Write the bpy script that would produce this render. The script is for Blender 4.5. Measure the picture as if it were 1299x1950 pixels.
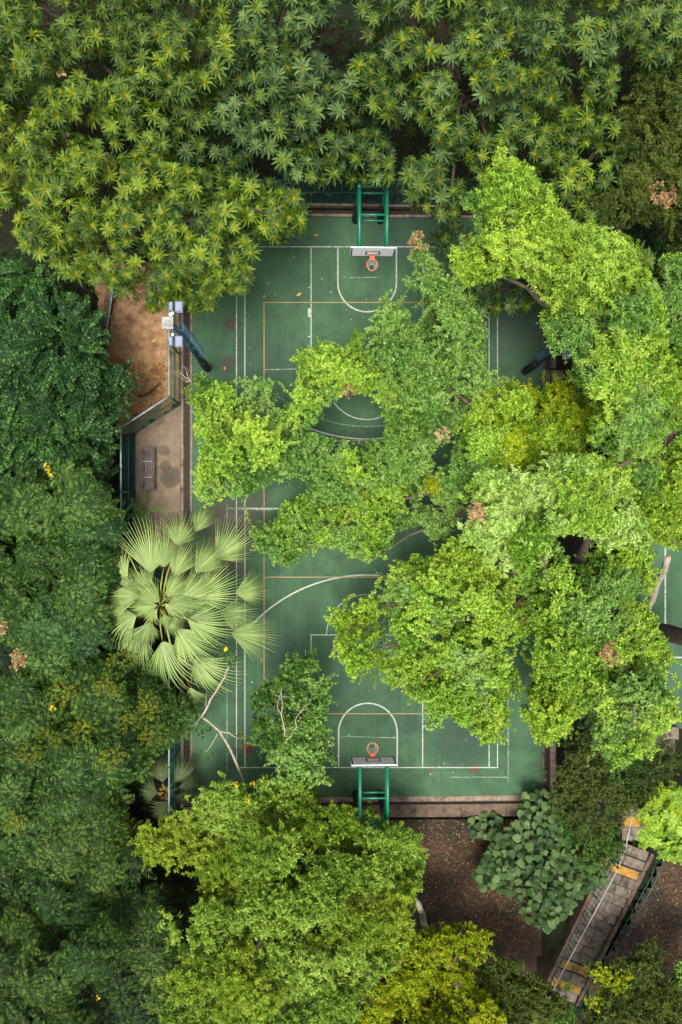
import bpy, math, random
import numpy as np
from mathutils import Vector, Matrix

for o in list(bpy.data.objects):
    bpy.data.objects.remove(o)
random.seed(7)
RNG = np.random.default_rng(11)
SC = bpy.context.scene
COL = SC.collection
R = math.radians

# ------------------------------------------------------------------ camera
CAM_H, FPX, W0, H0 = 35.0, 1500.0, 1299.0, 1950.0      # metres above the court, focal length in photo pixels
TILT = -0.0277
cam_d = bpy.data.cameras.new('camera')
cam = bpy.data.objects.new('camera', cam_d)
COL.objects.link(cam)
cam.location = (0, 0, CAM_H)
cam.rotation_euler = (0, TILT, 0)
cam_d.sensor_fit = 'VERTICAL'
cam_d.sensor_height = 36.0
cam_d.lens = 36.0 * FPX / H0
cam_d.clip_end = 2000
SC.camera = cam

# ------------------------------------------------------------------ sky, sun, exposure
SUN_EL, SUN_AZ = R(80), R(215)          # azimuth clockwise from +Y
world = bpy.data.worlds.new('World')
SC.world = world
world.use_nodes = True
wn, wl = world.node_tree.nodes, world.node_tree.links
wn.clear()
sky = wn.new('ShaderNodeTexSky')
sky.sky_type = 'NISHITA'
sky.sun_disc = False
sky.sun_elevation = SUN_EL
sky.sun_rotation = SUN_AZ
sky.air_density = 1.0
sky.dust_density = 4.0
hsv = wn.new('ShaderNodeHueSaturation')
hsv.inputs['Saturation'].default_value = 0.14
bg = wn.new('ShaderNodeBackground')
bg.inputs['Strength'].default_value = 0.112
wo = wn.new('ShaderNodeOutputWorld')
wl.new(sky.outputs[0], hsv.inputs['Color'])
wl.new(hsv.outputs[0], bg.inputs['Color'])
wl.new(bg.outputs[0], wo.inputs['Surface'])
sun_d = bpy.data.lights.new('sun', 'SUN')
sun_d.energy = 2.3
sun_d.angle = R(22)
sun_d.color = (1.0, 0.95, 0.86)
sun = bpy.data.objects.new('sun', sun_d)
COL.objects.link(sun)
sdir = Vector((math.sin(SUN_AZ) * math.cos(SUN_EL), math.cos(SUN_AZ) * math.cos(SUN_EL), math.sin(SUN_EL)))
sun.rotation_euler = (-sdir).to_track_quat('-Z', 'Y').to_euler()
SC.view_settings.view_transform = 'Standard'
SC.view_settings.look = 'None'
SC.view_settings.exposure = 1.28
SC.view_settings.gamma = 1.0
SC.view_settings.use_curve_mapping = False
SC.render.engine = 'CYCLES'
SC.cycles.max_bounces = 6
SC.cycles.transmission_bounces = 4
SC.cycles.diffuse_bounces = 4
SC.cycles.use_denoising = True

# ------------------------------------------------------------------ surveying: photo pixel + height -> place
CT, ST = math.cos(TILT), math.sin(TILT)
def P(px, py, z=0.0):
    a, b = (px - W0 / 2) / FPX, -(py - H0 / 2) / FPX
    dx, dz = a * CT - ST, -a * ST - CT
    t = (z - CAM_H) / dz
    return Vector((t * dx, t * b, z))
def Pn(px, py, z):
    a, b = (px - W0 / 2) / FPX, -(py - H0 / 2) / FPX
    dx, dz = a * CT - ST, -a * ST - CT
    t = (z - CAM_H) / dz
    return np.stack([t * dx, t * b, z + 0 * t], -1)
def proj(p):
    x, y, z = p[:, 0], p[:, 1], p[:, 2] - CAM_H
    cx, cz = x * CT - z * ST, x * ST + z * CT
    return W0 / 2 + FPX * cx / -cz, H0 / 2 - FPX * y / -cz
def PX(x): return P(x, 966).x
def PY(y): return P(699, y).y

# ------------------------------------------------------------------ node materials
def new_mat(name):
    m = bpy.data.materials.new(name)
    m.use_nodes = True
    n = m.node_tree.nodes
    n.clear()
    out = n.new('ShaderNodeOutputMaterial')
    b = n.new('ShaderNodeBsdfPrincipled')
    m.node_tree.links.new(b.outputs[0], out.inputs['Surface'])
    return m, n, m.node_tree.links, b, out
def ramp(n, stops):
    r = n.new('ShaderNodeValToRGB')
    e = r.color_ramp.elements
    while len(e) < len(stops): e.new(0.5)
    for el, (p, c) in zip(e, stops):
        el.position = p
        el.color = (*c, 1) if len(c) == 3 else c
    return r
def noise(n, l, vec, scale, detail=4, rough=0.6):
    t = n.new('ShaderNodeTexNoise')
    t.inputs['Scale'].default_value = scale
    t.inputs['Detail'].default_value = detail
    t.inputs['Roughness'].default_value = rough
    l.new(vec, t.inputs['Vector'])
    return t.outputs['Fac']
def mixc(n, l, fac, a, b, mode='MIX'):
    m = n.new('ShaderNodeMix')
    m.data_type = 'RGBA'
    m.blend_type = mode
    for sock, v in ((m.inputs[0], fac), (m.inputs[6], a), (m.inputs[7], b)):
        if isinstance(v, (int, float)): sock.default_value = v
        elif isinstance(v, tuple): sock.default_value = (*v, 1)
        else: l.new(v, sock)
    return m.outputs[2]
def mrange(n, l, v, a, b, c=0.0, d=1.0):
    m = n.new('ShaderNodeMapRange')
    l.new(v, m.inputs[0])
    for i, q in enumerate((a, b, c, d)): m.inputs[i + 1].default_value = q
    return m.outputs[0]
def mth(n, l, op, a, b):
    m = n.new('ShaderNodeMath')
    m.operation = op
    for s, v in zip(m.inputs, (a, b)):
        if isinstance(v, (int, float)): s.default_value = v
        else: l.new(v, s)
    return m.outputs[0]
def bump(n, l, b, h, strength, dist=0.02):
    u = n.new('ShaderNodeBump')
    u.inputs['Strength'].default_value = strength
    u.inputs['Distance'].default_value = dist
    l.new(h, u.inputs['Height'])
    l.new(u.outputs[0], b.inputs['Normal'])
def rough_mat(name, c1, c2, scale, rough=0.85, c3=None, scale3=1.0, bumpk=0.3, spec=0.3, metal=0.0):
    m, n, l, b, out = new_mat(name)
    g = n.new('ShaderNodeNewGeometry').outputs['Position']
    f = noise(n, l, g, scale, 6)
    col = ramp(n, [(0.3, c1), (0.7, c2)])
    l.new(f, col.inputs[0])
    c = col.outputs[0]
    if c3:
        k = mrange(n, l, noise(n, l, g, scale3, 5), 0.5, 0.68)
        c = mixc(n, l, k, c, c3)
    l.new(c, b.inputs['Base Color'])
    b.inputs['Roughness'].default_value = rough
    b.inputs['Specular IOR Level'].default_value = spec
    b.inputs['Metallic'].default_value = metal
    if bumpk: bump(n, l, b, f, bumpk)
    return m
def leaf_mat(name, stops, transl=0.17, rough=0.55, veins=None, spec=0.15, vary=0.3):
    """per-leaf tint attribute -> leaf colour, a share of light passing through the blade"""
    m, n, l, b, out = new_mat(name)
    at = n.new('ShaderNodeAttribute')
    at.attribute_name = 'tint'
    oi = n.new('ShaderNodeObjectInfo')
    s = mth(n, l, 'ADD', at.outputs['Fac'], mth(n, l, 'MULTIPLY', mth(n, l, 'SUBTRACT', oi.outputs['Random'], 0.5), vary))
    r = ramp(n, stops)
    l.new(s, r.inputs[0])
    c = r.outputs[0]
    if veins:
        a2 = n.new('ShaderNodeAttribute')
        a2.attribute_name = 'along'
        c = mixc(n, l, a2.outputs['Fac'], c, veins)
    l.new(c, b.inputs['Base Color'])
    b.inputs['Roughness'].default_value = rough
    b.inputs['Specular IOR Level'].default_value = spec
    t = n.new('ShaderNodeBsdfTranslucent')
    l.new(mixc(n, l, 0.5, c, (0.30, 0.42, 0.05)), t.inputs['Color'])
    mx = n.new('ShaderNodeMixShader')
    mx.inputs[0].default_value = transl
    l.new(b.outputs[0], mx.inputs[1])
    l.new(t.outputs[0], mx.inputs[2])
    l.new(mx.outputs[0], out.inputs['Surface'])
    return m

# ------------------------------------------------------------------ mesh helpers
def tagp(o, label=None, cat=None, group=None, kind=None):
    if label: o['label'] = label
    if cat: o['category'] = cat
    if group: o['group'] = group
    if kind: o['kind'] = kind
    return o
def link(name, data, parent=None):
    o = bpy.data.objects.new(name, data)
    COL.objects.link(o)
    if parent is not None:
        o.parent = parent
    return o
def empty(name, loc=(0, 0, 0), rz=0.0):
    o = link(name, None)
    o.location = loc
    o.rotation_euler = (0, 0, rz)
    o.empty_display_size = 0.2
    return o
class MB:
    def __init__(s): s.v, s.f = [], []
    def add(s, vs, fs):
        k = len(s.v)
        s.v += [tuple(v) for v in vs]
        s.f += [tuple(i + k for i in f) for f in fs]
        return s
    def box(s, c, d, rz=0.0, bev=0.0):
        hx, hy, hz = d[0] / 2, d[1] / 2, d[2] / 2
        ca, sa = math.cos(rz), math.sin(rz)
        b = min(bev, hx * .9, hy * .9, hz * .9)
        vs = []
        rings = [(-hz, b), (hz - b, 0), (hz, b)] if b else [(-hz, 0), (hz, 0)]
        for z, i in rings:
            for x, y in ((-hx + i, -hy + i), (hx - i, -hy + i), (hx - i, hy - i), (-hx + i, hy - i)):
                vs.append((c[0] + x * ca - y * sa, c[1] + x * sa + y * ca, c[2] + z))
        fs = [(3, 2, 1, 0)]
        for k in range(len(rings) - 1):
            for i in range(4):
                fs.append((4 * k + i, 4 * k + (i + 1) % 4, 4 * k + 4 + (i + 1) % 4, 4 * k + 4 + i))
        q = 4 * (len(rings) - 1)
        fs.append((q, q + 1, q + 2, q + 3))
        return s.add(vs, fs)
    def tube(s, pts, rad, n=8, cap=True):
        pts = [Vector(p) for p in pts]
        if not isinstance(rad, (list, tuple)): rad = [rad] * len(pts)
        vs, fs = [], []
        up = None
        for i, p in enumerate(pts):
            t = (pts[min(i + 1, len(pts) - 1)] - pts[max(i - 1, 0)])
            t = t.normalized() if t.length > 1e-9 else Vector((0, 0, 1))
            if up is None:
                up = Vector((0, 0, 1)) if abs(t.z) < 0.9 else Vector((1, 0, 0))
            a = t.cross(up)
            a = a.normalized() if a.length > 1e-6 else t.orthogonal().normalized()
            b = t.cross(a).normalized()
            up = -b
            for k in range(n):
                w = 2 * math.pi * k / n
                vs.append(p + (a * math.cos(w) + b * math.sin(w)) * rad[i])
        for i in range(len(pts) - 1):
            for k in range(n):
                fs.append((i * n + k, (i + 1) * n + k, (i + 1) * n + (k + 1) % n, i * n + (k + 1) % n))
        if cap:
            fs.append(tuple(range(n)))
            fs.append(tuple(reversed(range((len(pts) - 1) * n, len(pts) * n))))
        return s.add(vs, fs)
    def ring(s, c, r, rt, n=32, m=8):
        vs, fs = [], []
        for i in range(n):
            a = 2 * math.pi * i / n
            for k in range(m):
                b = 2 * math.pi * k / m
                q = r + rt * math.cos(b)
                vs.append((c[0] + q * math.cos(a), c[1] + q * math.sin(a), c[2] + rt * math.sin(b)))
        for i in range(n):
            for k in range(m):
                fs.append((i * m + k, ((i + 1) % n) * m + k, ((i + 1) % n) * m + (k + 1) % m, i * m + (k + 1) % m))
        return s.add(vs, fs)
    def mesh(s, name, mat, smooth=False):
        me = bpy.data.meshes.new(name)
        me.from_pydata(s.v, [], s.f)
        me.materials.append(mat)
        if smooth:
            for p in me.polygons: p.use_smooth = True
        me.update()
        return me
    def build(s, name, mat, parent=None, smooth=False):
        return link(name, s.mesh(name, mat, smooth), parent)

def np_mesh(name, v, f, mat, tint=None, along=None, smooth=False):
    """triangles from numpy arrays"""
    me = bpy.data.meshes.new(name)
    me.vertices.add(len(v))
    me.vertices.foreach_set('co', np.ascontiguousarray(v, np.float32).ravel())
    me.loops.add(f.size)
    me.loops.foreach_set('vertex_index', np.ascontiguousarray(f, np.int32).ravel())
    me.polygons.add(len(f))
    me.polygons.foreach_set('loop_start', np.arange(0, f.size, 3, dtype=np.int32))
    if smooth: me.polygons.foreach_set('use_smooth', np.ones(len(f), bool))
    for nm, arr in (('tint', tint), ('along', along)):
        if arr is not None:
            a = me.attributes.new(nm, 'FLOAT', 'POINT')
            a.data.foreach_set('value', np.ascontiguousarray(arr, np.float32))
    me.update(calc_edges=True)
    me.materials.append(mat)
    return me

# ------------------------------------------------------------------ materials of the place
BG = (0.012, 0.012, 0.010)
def ground_mat():
    m, n, l, b, out = new_mat('forest_soil')
    g = n.new('ShaderNodeNewGeometry').outputs['Position']
    f1, f2, f3 = noise(n, l, g, 0.35, 5), noise(n, l, g, 3.0, 8, 0.7), noise(n, l, g, 14, 4, 0.7)
    c = ramp(n, [(0.28, (0.005, 0.005, 0.003)), (0.5, (0.011, 0.010, 0.006)), (0.75, (0.026, 0.019, 0.011))])
    l.new(f2, c.inputs[0])
    c2 = mixc(n, l, mrange(n, l, f1, 0.45, 0.62), c.outputs[0], (0.010, 0.016, 0.007))
    c3 = mixc(n, l, mrange(n, l, f3, 0.60, 0.72), c2, (0.036, 0.022, 0.010))
    l.new(c3, b.inputs['Base Color'])
    b.inputs['Roughness'].default_value = 0.95
    b.inputs['Specular IOR Level'].default_value = 0.1
    bump(n, l, b, f3, 0.6, 0.05)
    return m
def court_mat(name, stains_shade):
    m, n, l, b, out = new_mat(name)
    g = n.new('ShaderNodeNewGeometry').outputs['Position']
    f1, f2, f3, f4 = noise(n, l, g, 0.22, 6), noise(n, l, g, 1.3, 8, 0.65), noise(n, l, g, 9, 6, 0.7), noise(n, l, g, 45, 3)
    c = ramp(n, [(0.32, (0.024, 0.058, 0.028)), (0.5, (0.031, 0.076, 0.035)), (0.68, (0.040, 0.093, 0.043))])
    l.new(f1, c.inputs[0])
    col = mixc(n, l, mrange(n, l, f2, 0.46, 0.64, 0, 0.8), c.outputs[0], (0.028, 0.052, 0.034))
    st = n.new('ShaderNodeMapping')                      # faint long brush streaks of the coating
    st.inputs['Scale'].default_value = (2.6, 0.12, 1)
    l.new(g, st.inputs[0])
    f5 = noise(n, l, st.outputs[0], 2.0, 5)
    col = mixc(n, l, mrange(n, l, f5, 0.40, 0.75, 0, 0.45), col, (0.046, 0.104, 0.052))
    col = mixc(n, l, mrange(n, l, f3, 0.56, 0.72, 0, 0.5), col, (0.018, 0.046, 0.028))
    f6 = noise(n, l, g, 0.55, 7, .7)
    col = mixc(n, l, mrange(n, l, f6, 0.52, 0.68, 0, 0.55), col, (0.056, 0.112, 0.062))
    f7 = noise(n, l, g, 3.1, 8, .8)
    col = mixc(n, l, mrange(n, l, f7, 0.60, 0.70, 0, 0.4), col, (0.050, 0.060, 0.042))
    for (px, py, r, cc, k) in stains_shade:
        d = n.new('ShaderNodeVectorMath')
        d.operation = 'DISTANCE'
        l.new(g, d.inputs[0])
        d.inputs[1].default_value = P(px, py)
        q = mth(n, l, 'ADD', d.outputs['Value'], mth(n, l, 'MULTIPLY', mth(n, l, 'SUBTRACT', f2, 0.5), 2.6 * r))
        q = mth(n, l, 'ADD', q, mth(n, l, 'MULTIPLY', mth(n, l, 'SUBTRACT', f3, 0.5), 1.4 * r))
        col = mixc(n, l, mrange(n, l, q, r * 1.05, r * 0.55, 0, k), col, cc)
    col = mixc(n, l, mrange(n, l, f4, 0.72, 0.76, 0, 0.25), col, (0.13, 0.17, 0.14))
    l.new(col, b.inputs['Base Color'])
    l.new(mrange(n, l, f2, 0.3, 0.7, 0.6, 0.85), b.inputs['Roughness'])
    b.inputs['Specular IOR Level'].default_value = 0.18
    bump(n, l, b, f4, 0.12, 0.01)
    return m
def paint_mat(name, c, wear_c, lo, hi):
    m, n, l, b, out = new_mat(name)
    g = n.new('ShaderNodeNewGeometry').outputs['Position']
    f = noise(n, l, g, 7, 8, 0.75)
    f2 = noise(n, l, g, 0.7, 3)
    s = mth(n, l, 'ADD', f, mth(n, l, 'MULTIPLY', mth(n, l, 'SUBTRACT', f2, 0.5), 0.35))
    l.new(mixc(n, l, mrange(n, l, s, lo, hi), c, wear_c), b.inputs['Base Color'])
    b.inputs['Roughness'].default_value = 0.6
    return m
BROWN, DARK, RED = (0.075, 0.052, 0.04), (0.018, 0.034, 0.026), (0.11, 0.02, 0.018)
M_ground = ground_mat()
M_court = court_mat('court_green', [
    (440, 1000, 1.3, BROWN, .75), (478, 960, 0.9, (0.05, 0.045, 0.036), .7), (430, 1060, 1.1, BROWN, .6), (490, 1030, 0.7, (0.04, 0.045, 0.035), .6),
    (438, 618, 0.42, (0.04, 0.034, 0.028), .8), (436, 690, 0.4, (0.04, 0.034, 0.028), .7), (500, 690, 1.6, DARK, .55),
    (880, 1410, 1.5, DARK, .7), (782, 1380, .55, DARK, .7), (474, 1425, .3, RED, .8), (530, 1240, 1.0, DARK, .6), (640, 930, .8, DARK, .4),
    (905, 1465, .22, RED, .6), (820, 1465, .12, RED, .6), (980, 610, 2.2, (0.03, 0.045, 0.036), .6), (760, 430, 1.8, (0.025, 0.05, 0.036), .6), (660, 1320, 1.2, DARK, .3)])  # large grey-green patch near the east pole is canopy shade painted into the court
M_court2 = court_mat('second_court_green', [])
M_white = paint_mat('worn_white_paint', (0.29, 0.30, 0.265), (0.06, 0.11, 0.065), 0.48, 0.66)
M_fade = paint_mat('faded_white_paint', (0.19, 0.22, 0.185), (0.033, 0.080, 0.038), 0.38, 0.54)
M_yel = paint_mat('worn_ochre_paint', (0.20, 0.125, 0.03), (0.05, 0.085, 0.035), 0.50, 0.70)
M_joint = rough_mat('slab_joint_dark', (0.016, 0.040, 0.024), (0.030, 0.082, 0.042), 3)
M_conc = rough_mat('weathered_concrete', (0.10, 0.085, 0.066), (0.19, 0.16, 0.125), 3, c3=(0.055, 0.045, 0.035), scale3=1.1)
M_kerb = rough_mat('kerb_concrete', (0.12, 0.09, 0.065), (0.22, 0.17, 0.125), 4, c3=(0.06, 0.045, 0.034), scale3=1.7)
M_brown = rough_mat('brown_stained_kerb', (0.060, 0.040, 0.028), (0.13, 0.088, 0.060), 4, c3=(0.03, 0.022, 0.017), scale3=1.5)
M_step = rough_mat('stair_concrete', (0.085, 0.066, 0.050), (0.165, 0.132, 0.104), 3.5, c3=(0.026, 0.020, 0.016), scale3=2.6)
M_step2 = rough_mat('stair_concrete_dark', (0.065, 0.050, 0.039), (0.125, 0.100, 0.080), 3.5, c3=(0.022, 0.017, 0.014), scale3=2.2)
M_tact = rough_mat('ochre_tactile_paint', (0.20, 0.105, 0.014), (0.32, 0.17, 0.020), 6, c3=(0.085, 0.058, 0.028), scale3=2.2)
M_pave = rough_mat('tan_paving', (0.17, 0.125, 0.078), (0.30, 0.225, 0.145), 2.2, c3=(0.11, 0.082, 0.052), scale3=0.8)
def pave_mat():
    m, n, l, b, out = new_mat('bay_concrete')
    g = n.new('ShaderNodeNewGeometry').outputs['Position']
    f, f2, f3 = noise(n, l, g, 2.2, 6), noise(n, l, g, 0.9, 5), noise(n, l, g, 11, 6, .7)
    c = ramp(n, [(0.3, (0.095, 0.067, 0.041)), (0.7, (0.165, 0.120, 0.076))])
    l.new(f, c.inputs[0])
    col = mixc(n, l, mrange(n, l, f2, .5, .7, 0, .7), c.outputs[0], (0.080, 0.056, 0.035))
    col = mixc(n, l, mrange(n, l, f3, .58, .75, 0, .5), col, (0.070, 0.050, 0.031))
    for (px, py, r, k) in ((325, 910, .50, .75), (322, 908, .26, .5), (315, 888, .27, .65), (312, 857, .26, .6), (330, 990, .4, .5), (268, 880, .5, .4), (300, 800, .3, .3)):
        d = n.new('ShaderNodeVectorMath'); d.operation = 'DISTANCE'
        l.new(g, d.inputs[0]); d.inputs[1].default_value = P(px, py, .02)
        q = mth(n, l, 'ADD', d.outputs['Value'], mth(n, l, 'MULTIPLY', mth(n, l, 'SUBTRACT', f, .5), .5 * r))
        col = mixc(n, l, mrange(n, l, q, r * 1.05, r * .82, 0, k), col, (0.034, 0.025, 0.016))
    l.new(col, b.inputs['Base Color'])
    b.inputs['Roughness'].default_value = .8
    bump(n, l, b, f3, .25)
    return m
M_bay = pave_mat()
M_dirt = rough_mat('tan_dirt', (0.17, 0.094, 0.046), (0.35, 0.210, 0.110), 3.5, c3=(0.11, 0.056, 0.026), scale3=1.6, rough=0.95)
M_darkdirt = rough_mat('dark_dirt', (0.014, 0.009, 0.006), (0.070, 0.042, 0.024), 5, c3=(0.009, 0.011, 0.008), scale3=0.6, rough=0.95)
M_grate = rough_mat('grating_iron', (0.030, 0.021, 0.018), (0.065, 0.046, 0.038), 8, rough=0.7)
M_channel = rough_mat('channel_dark', (0.010, 0.008, 0.007), (0.022, 0.017, 0.014), 4)
M_green = rough_mat('green_steel_paint', (0.004, 0.105, 0.058), (0.006, 0.135, 0.075), 3, rough=0.4, bumpk=0, spec=0.5)
M_fence = rough_mat('fence_green', (0.012, 0.060, 0.045), (0.022, 0.090, 0.068), 5, rough=0.55, bumpk=0)
M_rail = rough_mat('galvanised_rail', (0.10, 0.17, 0.17), (0.26, 0.33, 0.34), 3, rough=0.5, bumpk=0, c3=(0.05, 0.13, 0.11), scale3=1.4)
M_pad = rough_mat('black_padding', (0.008, 0.009, 0.010), (0.015, 0.016, 0.017), 6, rough=0.6, bumpk=0.1)
M_board = rough_mat('white_backboard', (0.84, 0.84, 0.86), (0.88, 0.88, 0.90), 3, rough=0.35, bumpk=0)
M_black = rough_mat('black_line', (0.010, 0.010, 0.014), (0.016, 0.016, 0.020), 6, rough=0.5, bumpk=0)
M_rim = rough_mat('orange_rim', (0.55, 0.075, 0.035), (0.66, 0.105, 0.05), 9, rough=0.4, bumpk=0)
M_net = rough_mat('net_cord', (0.45, 0.46, 0.44), (0.55, 0.55, 0.52), 9, bumpk=0)
M_navy = rough_mat('pole_navy', (0.008, 0.028, 0.045), (0.016, 0.045, 0.066), 3, rough=0.5, bumpk=0, c3=(0.05, 0.08, 0.09), scale3=3)
M_blue = rough_mat('ladder_blue', (0.012, 0.07, 0.12), (0.025, 0.11, 0.17), 5, rough=0.5, bumpk=0)
M_lamp = rough_mat('floodlight_grey_blue', (0.105, 0.125, 0.20), (0.175, 0.20, 0.28), 3, rough=0.45, bumpk=0)
M_lampw = rough_mat('lamp_white', (0.45, 0.46, 0.42), (0.60, 0.60, 0.55), 8, rough=0.6, bumpk=0)
M_panel = rough_mat('weathered_white_panel', (0.16, 0.155, 0.15), (0.36, 0.35, 0.33), 7, c3=(0.10, 0.10, 0.095), scale3=5)
M_wood = rough_mat('dark_bench_wood', (0.045, 0.031, 0.030), (0.115, 0.082, 0.078), 6, c3=(0.03, 0.022, 0.02), scale3=3, rough=0.7)
M_plank = rough_mat('brown_plank', (0.075, 0.052, 0.038), (0.16, 0.115, 0.085), 5, c3=(0.04, 0.028, 0.02), scale3=2, rough=0.8)
M_bark = rough_mat('bark_brown', (0.045, 0.033, 0.025), (0.12, 0.092, 0.070), 7, rough=0.9, bumpk=0.8)
M_barkdk = rough_mat('bark_dark', (0.022, 0.016, 0.013), (0.062, 0.044, 0.034), 6, rough=0.9, bumpk=0.8)
M_barkpale = rough_mat('bark_pale', (0.20, 0.165, 0.125), (0.36, 0.31, 0.25), 6, rough=0.85, bumpk=0.6)
M_railw = rough_mat('rail_white', (0.22, 0.215, 0.21), (0.36, 0.35, 0.34), 5, rough=0.5, bumpk=0)

# ------------------------------------------------------------------ ground and flat surfaces
XL, XR = PX(343), PX(1050)
YT, YB = PY(388), PY(1552)
def gz(x, y):
    z = -0.16
    if x < PX(250): z += min((PX(250) - x) * 0.12, 5)
    if y > YT + 0.3: z += min((y - YT - 0.3) * 0.10, 4)
    if y < YB:
        z -= min((YB - y) * 2.0, 0.45) + min(max(YB - y - .3, 0) * 0.24, 6)
    if x > PX(1102): z -= min((x - PX(1102)) * 1.2, 0.55)
    return z
xs = sorted(set([-400, -200, -100, -60] + [round(-32 + 0.8 * i, 2) for i in range(81)] + [60, 100, 200, 400, PX(1102), PX(1108), PX(250)]))
ys = sorted(set([-400, -200, -100, -60] + [round(-34 + 0.8 * i, 2) for i in range(86)] + [60, 100, 200, 400, YB, YB - 0.22, YT + .3]))
mb = MB()
nx = len(xs)
rg = random.Random(3)
mb.add([(x, y, gz(x, y) - (rg.random() * 0.06 if abs(x) < 40 else 0)) for y in ys for x in xs],
       [(j * nx + i, j * nx + i + 1, (j + 1) * nx + i + 1, (j + 1) * nx + i) for j in range(len(ys) - 1) for i in range(nx - 1)])
tagp(mb.build('ground', M_ground, smooth=True), 'dark brown forest soil with leaf litter under the trees', None, None, 'structure')

def slab(name, x0, y0, x1, y1, z0, z1, mat, parent=None, bev=0.0):
    a, b = P(x0, y0), P(x1, y1)
    return MB().box(((a.x + b.x) / 2, (a.y + b.y) / 2, (z0 + z1) / 2), (abs(b.x - a.x), abs(b.y - a.y), z1 - z0), bev=bev).build(name, mat, parent)
court = slab('sports_court', 366.5, 411, 1033, 1520.5, -0.3, 0.0, M_court)
tagp(court, 'green coated basketball court with white and ochre lines', None, None, 'structure')
LW = 0.045
LZ = 0.004
def strip(pts, w, mat, name, parent, z=LZ, closed=False):
    """a painted line along world points, thin sheet above the court"""
    vs, fs = [], []
    n = len(pts)
    for i, p in enumerate(pts):
        t = (pts[min(i + 1, n - 1)] - pts[max(i - 1, 0)]).normalized()
        s = Vector((-t.y, t.x, 0)) * w / 2
        vs += [(p.x + s.x, p.y + s.y, z), (p.x - s.x, p.y - s.y, z)]
    for i in range(n - 1):
        fs.append((2 * i, 2 * i + 1, 2 * i + 3, 2 * i + 2))
    return MB().add(vs, fs).build(name, mat, parent)
def line(x0, y0, x1, y1, mat=None, w=LW, name='white_line', z=LZ, parent=None, zz=0.0):
    a, b = P(x0, y0, zz), P(x1, y1, zz)
    k = 24
    return strip([a.lerp(b, i / k) for i in range(k + 1)], w, mat or M_white, name, parent or court, z)
def arc(cx, cy, r, a0, a1, mat=None, w=LW, name='white_arc', z=LZ, n=60, gaps=None):
    pts = [P(cx + r * math.cos(R(a0 + (a1 - a0) * i / n)), cy + r * math.sin(R(a0 + (a1 - a0) * i / n))) for i in range(n + 1)]
    return strip(pts, w, mat or M_white, name, court, z)
for y in (470, 1461.5): line(450, y, 949, y, z=0.0052)
for x in (450.5, 466.5, 931.5, 947.5): line(x, 472, x, 1460)
line(451, 968.5, 947, 968.5, z=0.0064, w=0.07)
for x in (592.5, 805):
    line(x, 471.5, x, 722)
    line(x, 1209, x, 1460)
line(591, 722, 806, 722, z=0.0056)
line(591, 1209, 806, 1209, z=0.0056)
arc(699, 722, 77, 0, 180, z=0.0060)
arc(699, 1209, 77, 180, 360, z=0.0060)
for x in (643.5, 755):
    line(x, 471.5, x, 538, w=0.062, z=0.0060)
for x in (645, 756.5):
    line(x, 1395, x, 1460, w=0.062, z=0.0060)
arc(699.2, 538, 55.8, 0, 180, w=0.062, z=0.0060)
arc(700.7, 1395, 55.8, 180, 360, w=0.062, z=0.0060)
arc(699, 535, 301, 39, 141, w=0.065, z=0.0068)
arc(699, 1396, 301, 219, 321, w=0.065, z=0.0068)
arc(699, 535, 277, 50, 130, mat=M_fade, z=0.0072, name='faded_arc')
line(505, 704, 600, 702, mat=M_fade, name='faded_line', w=0.04)
line(968, 1210, 968, 1490, mat=M_fade, name='faded_line', w=0.05)
line(857, 1480, 968, 1480, mat=M_fade, name='faded_line', w=0.05)
line(432.5, 960, 432.5, 1500, mat=M_fade, name='faded_line', w=0.04)
line(433, 968, 520, 972, mat=M_fade, name='faded_line', w=0.06, z=0.008)
line(648, 1402, 754, 1405, mat=M_fade, name='faded_line', w=0.04)
line(665, 529, 722, 528, mat=M_fade, name='faded_line', w=0.04)
for x in (503, 896):
    line(x, 577, x, 1358, mat=M_yel, name='ochre_line', z=0.0084)
for y in (576, 839, 1099, 1359):
    line(502, y, 897, y, mat=M_yel, name='ochre_line', z=0.0092)
for y in (548, 641): line(586, y, 592, y, name='lane_mark', z=0.0048)
line(589.5, 587, 589.5, 604, name='lane_block', w=0.13, z=0.0048)
for y in (1290, 1383): line(806, y, 812, y, name='lane_mark', z=0.0048)
line(808.5, 1327, 808.5, 1344, name='lane_block', w=0.13, z=0.0048)

for (x0, y0, x1, y1) in ((367, 703, 1033, 703), (367, 1248, 1033, 1248), (367, 970, 450, 970), (700, 412, 700, 1519), (560, 412, 560, 1519), (840, 412, 840, 1519)):
    line(x0, y0, x1, y1, mat=M_joint, name='slab_joint', w=.018, z=.0022)
# paint flecks where the coating has chipped
fv, ff = [], []
for _ in range(90):
    x, y = random.uniform(470, 940), random.choice([random.uniform(480, 700), random.uniform(1220, 1500), random.uniform(1400, 1500)])
    c = P(x, y)
    r = random.uniform(0.012, 0.04)
    k = len(fv)
    for i in range(5):
        a = i * 1.257 + random.random() * .6
        fv.append((c.x + r * math.cos(a) * random.uniform(.5, 1.3), c.y + r * math.sin(a) * random.uniform(.5, 1.6), 0.0104))
    ff.append(tuple(range(k, k + 5)))
o = MB().add(fv, ff).build('paint_flecks', M_white, court)
o['kind'] = 'stuff'

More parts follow.
